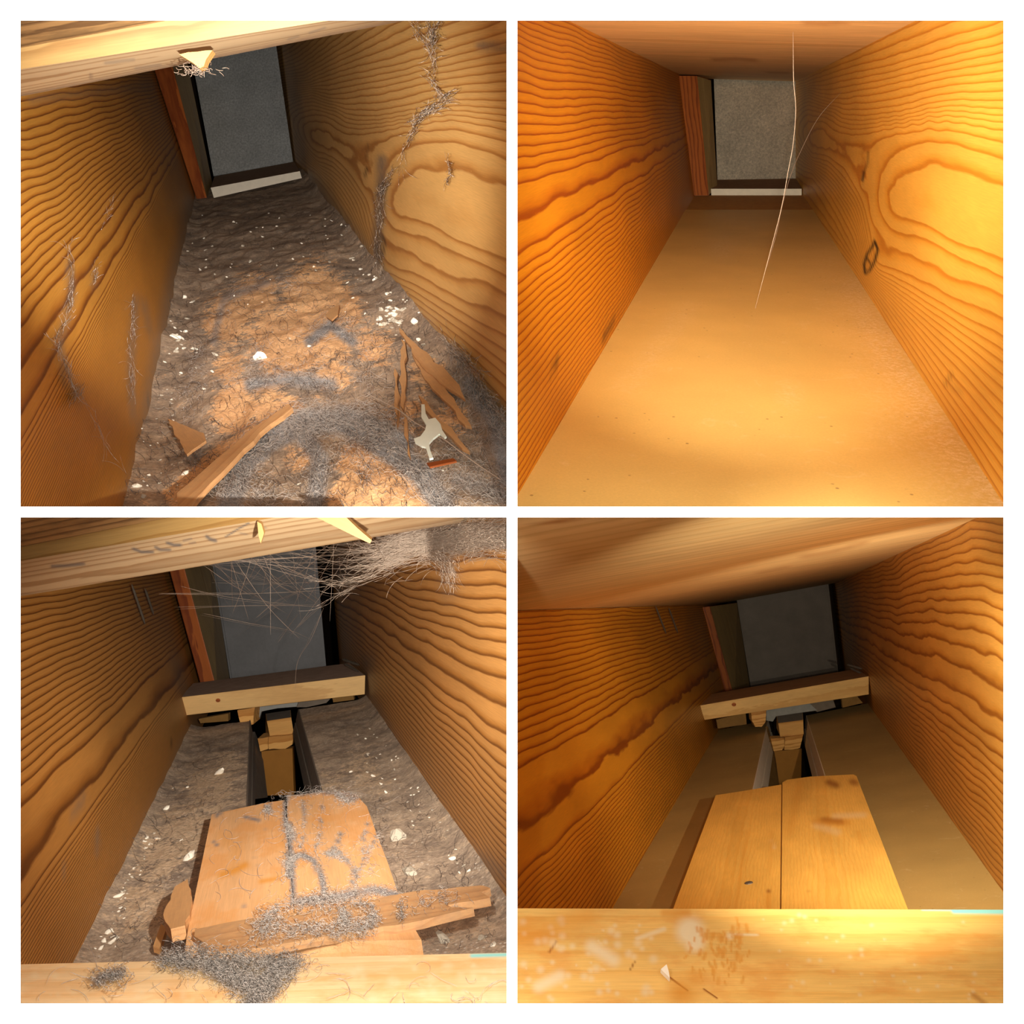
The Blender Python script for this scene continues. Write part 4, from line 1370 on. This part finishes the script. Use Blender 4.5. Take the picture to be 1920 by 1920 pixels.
floor_slab('wood_chip', [(314, 785), (345, 797), (382, 812), (386, 826), (350, 852)], .006, M['splinter'], 'triangular pale wood chip near the amber joist', 'chip', .022, jag=.01)
floor_slab('wood_chip', [(611, 592), (618, 580), (636, 571), (633, 590), (622, 600)], .005, M['splinter'], 'small orange wood chip in the middle of the dusty floor', 'chip', .022)
floor_slab('wood_chip', [(800, 868), (850, 859), (856, 864), (806, 875)], .004, M['batten'], 'thin reddish wood chip under the white scrap', 'chip', .016)
floor_slab('wood_splinter', [(748, 614), (770, 636), (800, 660), (850, 710), (872, 748), (840, 728), (800, 696), (772, 660)], .008, M['splinter'], 'long splinter nearest the honey joist, running from the crumb pile', 'splinter', .020, jag=.02)
floor_slab('wood_splinter', [(772, 664), (800, 690), (840, 736), (884, 800), (872, 797), (830, 748), (790, 700)], .007, M['splinter'], 'thin splinter beside the longest splinter, left of it', 'splinter', .018, jag=.02)
floor_slab('wood_splinter', [(752, 636), (759, 640), (761, 720), (757, 770), (751, 760), (751, 690)], .007, M['splinter'], 'upright narrow splinter below the crumb pile', 'splinter', .018, jag=.02)
floor_slab('wood_splinter', [(740, 690), (746, 700), (750, 770), (744, 800), (739, 760)], .006, M['splinter'], 'short splinter left of the upright narrow splinter', 'splinter', .016, jag=.02)
floor_slab('wood_splinter', [(784, 740), (800, 752), (828, 790), (860, 822), (880, 846), (866, 840), (826, 802), (793, 764)], .008, M['splinter'], 'orange splinter just above the white scrap', 'splinter', .022, jag=.02)
floor_slab('wood_splinter', [(759, 775), (764, 790), (770, 860), (764, 850), (758, 800)], .006, M['splinter'], 'splinter running down left of the white scrap', 'splinter', .016, jag=.02)
floor_slab('wood_stick', [(332, 924), (400, 865), (470, 805), (540, 758), (548, 764), (486, 812), (440, 860), (372, 930), (350, 958), (333, 955)], .012, M['splinter'], 'long rough stick lying diagonally at the bottom of the dusty floor', 'stick', .020, jag=.02)
floor_slab('white_scrap', [(790, 758), (796, 758), (798, 775), (804, 786), (816, 783), (826, 795), (829, 806), (837, 818), (833, 821), (824, 813), (812, 822), (804, 831), (807, 845), (812, 858), (805, 860), (798, 838), (790, 836), (778, 829), (776, 822), (788, 818), (797, 806), (799, 797), (790, 782)], .004, M['plastic'],
           'torn white plastic scrap among the splinters', 'scrap', .030)

# ragged pieces on the beams
def on_face(name, outline, Y, thick, mat, label, jag=0.0):
    tag(slab(name, outline, Plane(P(*outline[0], Y), (0.1, -1, -.25)), thick, mat, jag=jag), label, 'splinter')


on_face('beam_splinter', [(336, 102), (370, 97), (398, 94), (386, 112), (382, 124), (374, 128), (362, 118)], .735, .012, M['pale_splinter'], 'torn splinter hanging from the split beam, top left', .006)
on_face('beam_splinter', [(585, 966), (645, 966), (672, 992), (697, 1013), (694, 1019), (662, 1004), (622, 984)], .70, .008, M['pale_splinter'], 'large pale splinter sticking out of the stamped beam')
on_face('beam_splinter', [(482, 978), (490, 982), (495, 1000), (489, 1019), (485, 1006)], .705, .006, M['pale_splinter'], 'small orange tipped splinter on the stamped beam')

# ------------------------------------------------------------------ dust fibres, felt and cobwebs


def curl(fn, x, y, L, n=9, turn=0.5, ang=None):
    a = random.uniform(0, 6.28) if ang is None else ang
    k = random.gauss(0, turn)
    P_ = []
    for i in range(n):
        P_.append(fn(x, y, i / (n - 1)))
        x += math.cos(a) * L / n
        y += math.sin(a) * L / n * .8
        k += random.gauss(0, turn * .5)
        a += k * .6
    return np.array(P_)


def strands(fn, line, num, spread, L, turn=.35, stray=.45):
    """hairs that follow a felt strand drawn as a line"""
    pth = smooth_path(line, 40)
    out = []
    for _ in range(num):
        i = random.randrange(0, len(pth) - 1)
        d = pth[i + 1] - pth[i]
        a = math.atan2(d[1], d[0]) + random.gauss(0, stray)
        if random.random() < .5:
            a += math.pi
        o = np.random.default_rng(random.randrange(1 << 30)).normal(0, spread, 2)
        out.append(curl(fn, pth[i][0] + o[0], pth[i][1] + o[1], L * random.uniform(.5, 1.3), 9, turn, a))
    return out


def tl_fn(lift):
    return lambda x, y, s: floor_pt(TL, min(max(x, -40), 957), min(y, 958), random.uniform(.001, lift))


def bl_fn(lift):
    return lambda x, y, s: floor_pt(BL, min(x, 957), y, random.uniform(.001, lift))


def stuff(name, paths, rad, mat, label, cat):
    tag(tubes(name, paths, rad, mat), label, cat, kind='stuff')


H = []
for _ in range(1100):
    y = 380 + 570 * random.random() ** .7
    xl, xr = 368 - .2 * (y - 375), min(950, 574 + .807 * (y - 334))
    H.append(curl(tl_fn(.008), random.uniform(xl, xr), y, random.uniform(14, 60) * (.4 + (y - 380) / 500), 9, .5))
stuff('dust_fibres', H, [random.uniform(.00012, .00028) for _ in H], M['fibre'], 'fine dark fibres curling all over the dusty floor, top left', 'fibres')
H = []
for line, num, sp, L in [([(430, 950), (450, 880), (500, 830), (570, 790), (640, 785)], 500, 14, 70), ([(570, 790), (700, 800), (780, 880), (830, 950)], 520, 16, 80), ([(565, 800), (600, 860), (590, 945)], 260, 12, 60), ([(560, 780), (680, 860), (700, 900)], 120, 8, 60),
                         ([(440, 720), (520, 705), (620, 715)], 200, 14, 50), ([(575, 650), (620, 605), (665, 640)], 140, 12, 40), ([(475, 690), (500, 640)], 60, 10, 40), ([(420, 600), (440, 550), (510, 530), (560, 540)], 160, 8, 40), ([(860, 690), (900, 760), (950, 850)], 320, 16, 70),
                         ([(640, 780), (700, 790), (770, 830)], 200, 16, 60), ([(840, 860), (950, 930)], 220, 30, 70), ([(700, 600), (680, 680), (690, 740)], 120, 12, 50), ([(440, 930), (520, 930)], 120, 16, 60), ([(380, 640), (370, 720), (330, 800)], 160, 14, 45)]:
    H += strands(tl_fn(.007), line, int(num * .7), sp, L, .6)
stuff('dust_felt', H, [random.uniform(.00009, .0002) for _ in H], M['fuzz'], 'swirls of grey felted dust on the floor, top left', 'dust')

# cobwebs on the honey joist
wall_fn = lambda bay, side, lift: (lambda x, y, s: (bay.right_p if side == 'right' else bay.left_p).hit(x, y, lift=random.uniform(.002, lift)))
H = []
for line, num, sp, L in [([(805, 44), (812, 100), (813, 150), (832, 184)], 70, 2.2, 40), ([(840, 178), (810, 205), (786, 220), (768, 255)], 110, 5, 34), ([(768, 255), (756, 285), (752, 330)], 20, 1.6, 40), ([(740, 315), (722, 345), (712, 365)], 60, 4, 26), ([(712, 360), (712, 410), (706, 470)], 60, 4, 40),
                         ([(782, 44), (800, 90)], 30, 5, 40), ([(822, 40), (808, 90)], 30, 5, 40), ([(838, 300), (843, 320), (835, 350)], 26, 2, 24), ([(708, 470), (716, 530), (740, 580)], 90, 7, 40), ([(840, 640), (880, 690), (905, 760)], 160, 9, 50), ([(905, 740), (948, 800)], 90, 10, 40), ([(560, 380), (680, 480)], 60, 8, 24)]:
    H += strands(wall_fn(TL, 'right', .014), line, num, sp * .8, L, .12, .16)
stuff('cobweb', H, [random.uniform(.00014, .00032) for _ in H], M['web'], 'dusty cobweb rope hanging down the honey joist', 'cobweb')
H = []
for line, num, sp, L in [([(128, 470), (137, 520), (125, 590), (108, 640), (125, 690), (150, 745)], 90, 3, 40), ([(250, 560), (247, 650), (250, 760)], 60, 3, 40), ([(180, 500), (177, 535)], 20, 3, 24), ([(150, 745), (200, 830), (250, 910)], 14, 1, 80), ([(210, 380), (195, 420)], 14, 2, 24), ([(150, 730), (140, 748)], 40, 5, 20)]:
    H += strands(wall_fn(TL, 'left', .010), line, num, sp * .8, L, .12, .18)
stuff('cobweb', H, [random.uniform(.00009, .0002) for _ in H], M['fuzz'], 'grey wisps of cobweb clinging to the amber joist', 'cobweb')
tag(tubes('straw', [np.array([floor_pt(TL, *q, .02) for q in smooth_path([(694, 768), (745, 795), (830, 850), (945, 930)], 30)])], .0007, M['web'], sides=5), 'thin pale straw slanting to the lower right corner of the dusty floor', 'straw')
H = [curl(lambda x, y, s: P(x, y, .735 + .02 * s), random.gauss(368, 16), random.gauss(130, 5), 18, 7, .5) for _ in range(60)]
stuff('web_fluff', H, .0003, M['web'], 'white fluff clinging below the torn beam splinter, top left', 'fluff')

# threads in the clean bay
def thread(line, Ya, Yb, label, r):
    pth = smooth_path(line, 50)
    tag(tubes('web_thread', [np.array([P(x, y, Ya + (Yb - Ya) * i / 49) for i, (x, y) in enumerate(pth)])], r, M['web'], sides=5), label, 'thread')


thread([(1487, 60), (1488, 150), (1492, 205), (1487, 270), (1478, 320), (1465, 390), (1442, 480), (1416, 578)], 1.25, TR.floor_p.hit(1416, 578)[1] - .01, 'longer web thread hanging from the board to the clean floor', .0004)
thread([(1578, 172), (1535, 220), (1503, 280), (1482, 330), (1467, 385), (1455, 440), (1438, 500)], TR.right_p.hit(1578, 172)[1] - .01, 1.35, 'shorter web thread stretched from the golden joist', .0004)

# dust on the peach boards, the plank and the rail
H = []
bd = BL.floor_p.lifted(LF)
bfn = lambda lift: (lambda x, y, s: bd.hit(x, y, lift=random.uniform(.0005, lift)))
for line, rad, st in veins:
    H += strands(bfn(.003), line, int(40 + rad * 10), rad * .4, 26, .9, .7)
for _ in range(90):
    H.append(curl(bfn(.002), random.uniform(400, 730), random.uniform(1500, 1690), random.uniform(20, 60), 9, .3))
stuff('dust_felt', H, [random.uniform(.00009, .0002) for _ in H], M['fuzz'], 'grey dust veins lying on the two peach boards', 'dust')
H = []
pf = lambda lift: (lambda x, y, s: bd.hit(x, y, lift=.009 + random.uniform(0, lift)))
for line, num, sp, L in [([(490, 1735), (520, 1705), (590, 1690), (640, 1692)], 260, 8, 40), ([(480, 1750), (560, 1740), (640, 1742), (700, 1730)], 320, 8, 40), ([(640, 1690), (680, 1690), (700, 1715), (690, 1735)], 140, 5, 30), ([(640, 1700), (650, 1735)], 90, 4, 30), ([(750, 1690), (755, 1725)], 50, 3, 24), ([(770, 1690), (860, 1680)], 60, 8, 30)]:
    H += strands(pf(.005), line, int(num * 1.2), sp, L, 1.0, .8)
stuff('dust_felt', H, [random.uniform(.00009, .0002) for _ in H], M['fuzz'], 'grey dust roll lying along the splintered plank', 'dust')
H = []
rl = plane3(P(0, 1808.5, .60), P(900, 1788, .60), P(400, 1902, .53))
if rl.n[2] < 0:
    rl.n = -rl.n
rf = lambda lift: (lambda x, y, s: rl.hit(x, y, lift=random.uniform(.0005, lift)))
for line, num, sp, L in [([(330, 1795), (390, 1797), (440, 1835), (500, 1850)], 700, 12, 50), ([(560, 1800), (510, 1840), (470, 1885)], 420, 10, 50), ([(420, 1800), (540, 1805)], 400, 9, 46), ([(180, 1838), (232, 1822)], 120, 8, 36), ([(300, 1800), (360, 1800)], 120, 6, 40)]:
    H += strands(rf(.007), line, int(num * 1.3), sp, L * .8, 1.1, .9)
for _ in range(50):
    H.append(curl(rf(.003), random.uniform(60, 930), random.uniform(1815, 1880), random.uniform(30, 80), 9, .25))
stuff('dust_felt', H, [random.uniform(.00009, .0002) for _ in H], M['fuzz'], 'clump of grey felt spilling over the peach rail', 'dust')
H = []
for _ in range(420):
    x, y = random.choice([(random.uniform(640, 930), random.uniform(1500, 1780)), (random.uniform(180, 420), random.uniform(1380, 1780))])
    H.append(curl(bl_fn(.006), x, y, random.uniform(14, 50), 8, .5))
stuff('dust_fibres', H, [random.uniform(.00012, .00026) for _ in H], M['fibre'], 'fine fibres on the dusty gypsum panels, bottom left', 'fibres')

# cobweb curtain, bottom left
H = []
edge = smooth_path([(606, 1140), (700, 1075), (760, 1040), (850, 1012), (950, 1000)], 60)
beam = lambda x: (x, 1118 - .167 * (x - 38))
for _ in range(80):
    x0 = random.uniform(380, 700)
    a = np.array(beam(x0))
    b = edge[random.randrange(0, 60)] if random.random() < .6 else np.array((random.uniform(420, 620), random.uniform(1090, 1200)))
    Ya, Yb = .86, random.uniform(1.0, 1.5)
    m = (a + b) / 2 + np.array((0, random.uniform(0, 14)))
    pth = smooth_path([tuple(a), tuple(m), tuple(b)], 14)
    H.append(np.array([P(x, y, Ya + (Yb - Ya) * i / 13) for i, (x, y) in enumerate(pth)]))
for line in [[(300, 1114), (420, 1113), (520, 1112), (600, 1106)], [(330, 1142), (450, 1137), (600, 1135)], [(340, 1100), (420, 1120), (520, 1132), (606, 1140)], [(400, 1090), (520, 1096), (640, 1086)], [(380, 1150), (470, 1172), (540, 1182), (580, 1200)], [(606, 1140), (580, 1195), (560, 1240), (552, 1300)], [(480, 1160), (520, 1130), (560, 1110)],
             [(555, 1175), (590, 1145), (640, 1110)], [(520, 1200), (560, 1150)], [(430, 1060), (470, 1110), (540, 1150)], [(640, 1045), (637, 1070), (650, 1090)]]:
    for k in range(2):
        pth = smooth_path([(x + random.gauss(0, 2), y + random.gauss(0, 2)) for x, y in line], 20)
        H.append(np.array([P(x, y, 1.0 + .35 * i / 19) for i, (x, y) in enumerate(pth)]))
fn = lambda x, y, s: P(min(x, 948), max(y, 972), min(1.02, max(.34, BL.right_p.hit(min(x, 948), y)[1] - .015)) + random.uniform(-.012, 0))
for line, num, sp, L in [([(620, 1128), (720, 1062), (800, 1028)], 60, 4, 60), ([(720, 1050), (800, 1018), (880, 1003), (955, 990)], 900, 18, 70), ([(830, 1025), (890, 1015), (955, 1008)], 500, 18, 70), ([(700, 1030), (760, 1010), (850, 985)], 360, 14, 50), ([(800, 1030), (835, 1060), (840, 1085)], 160, 12, 40), ([(600, 1090), (680, 1080), (740, 1045)], 60, 8, 50), ([(720, 1040), (735, 1050), (745, 1045)], 30, 4, 20)]:
    H += strands(fn, line, num, sp * .8, L, .12, .18)
stuff('cobweb', H, [random.uniform(.00008, .0002) for _ in H], M['web'], 'cobweb curtain of fine threads in front of the dull duct, bottom left', 'cobweb')
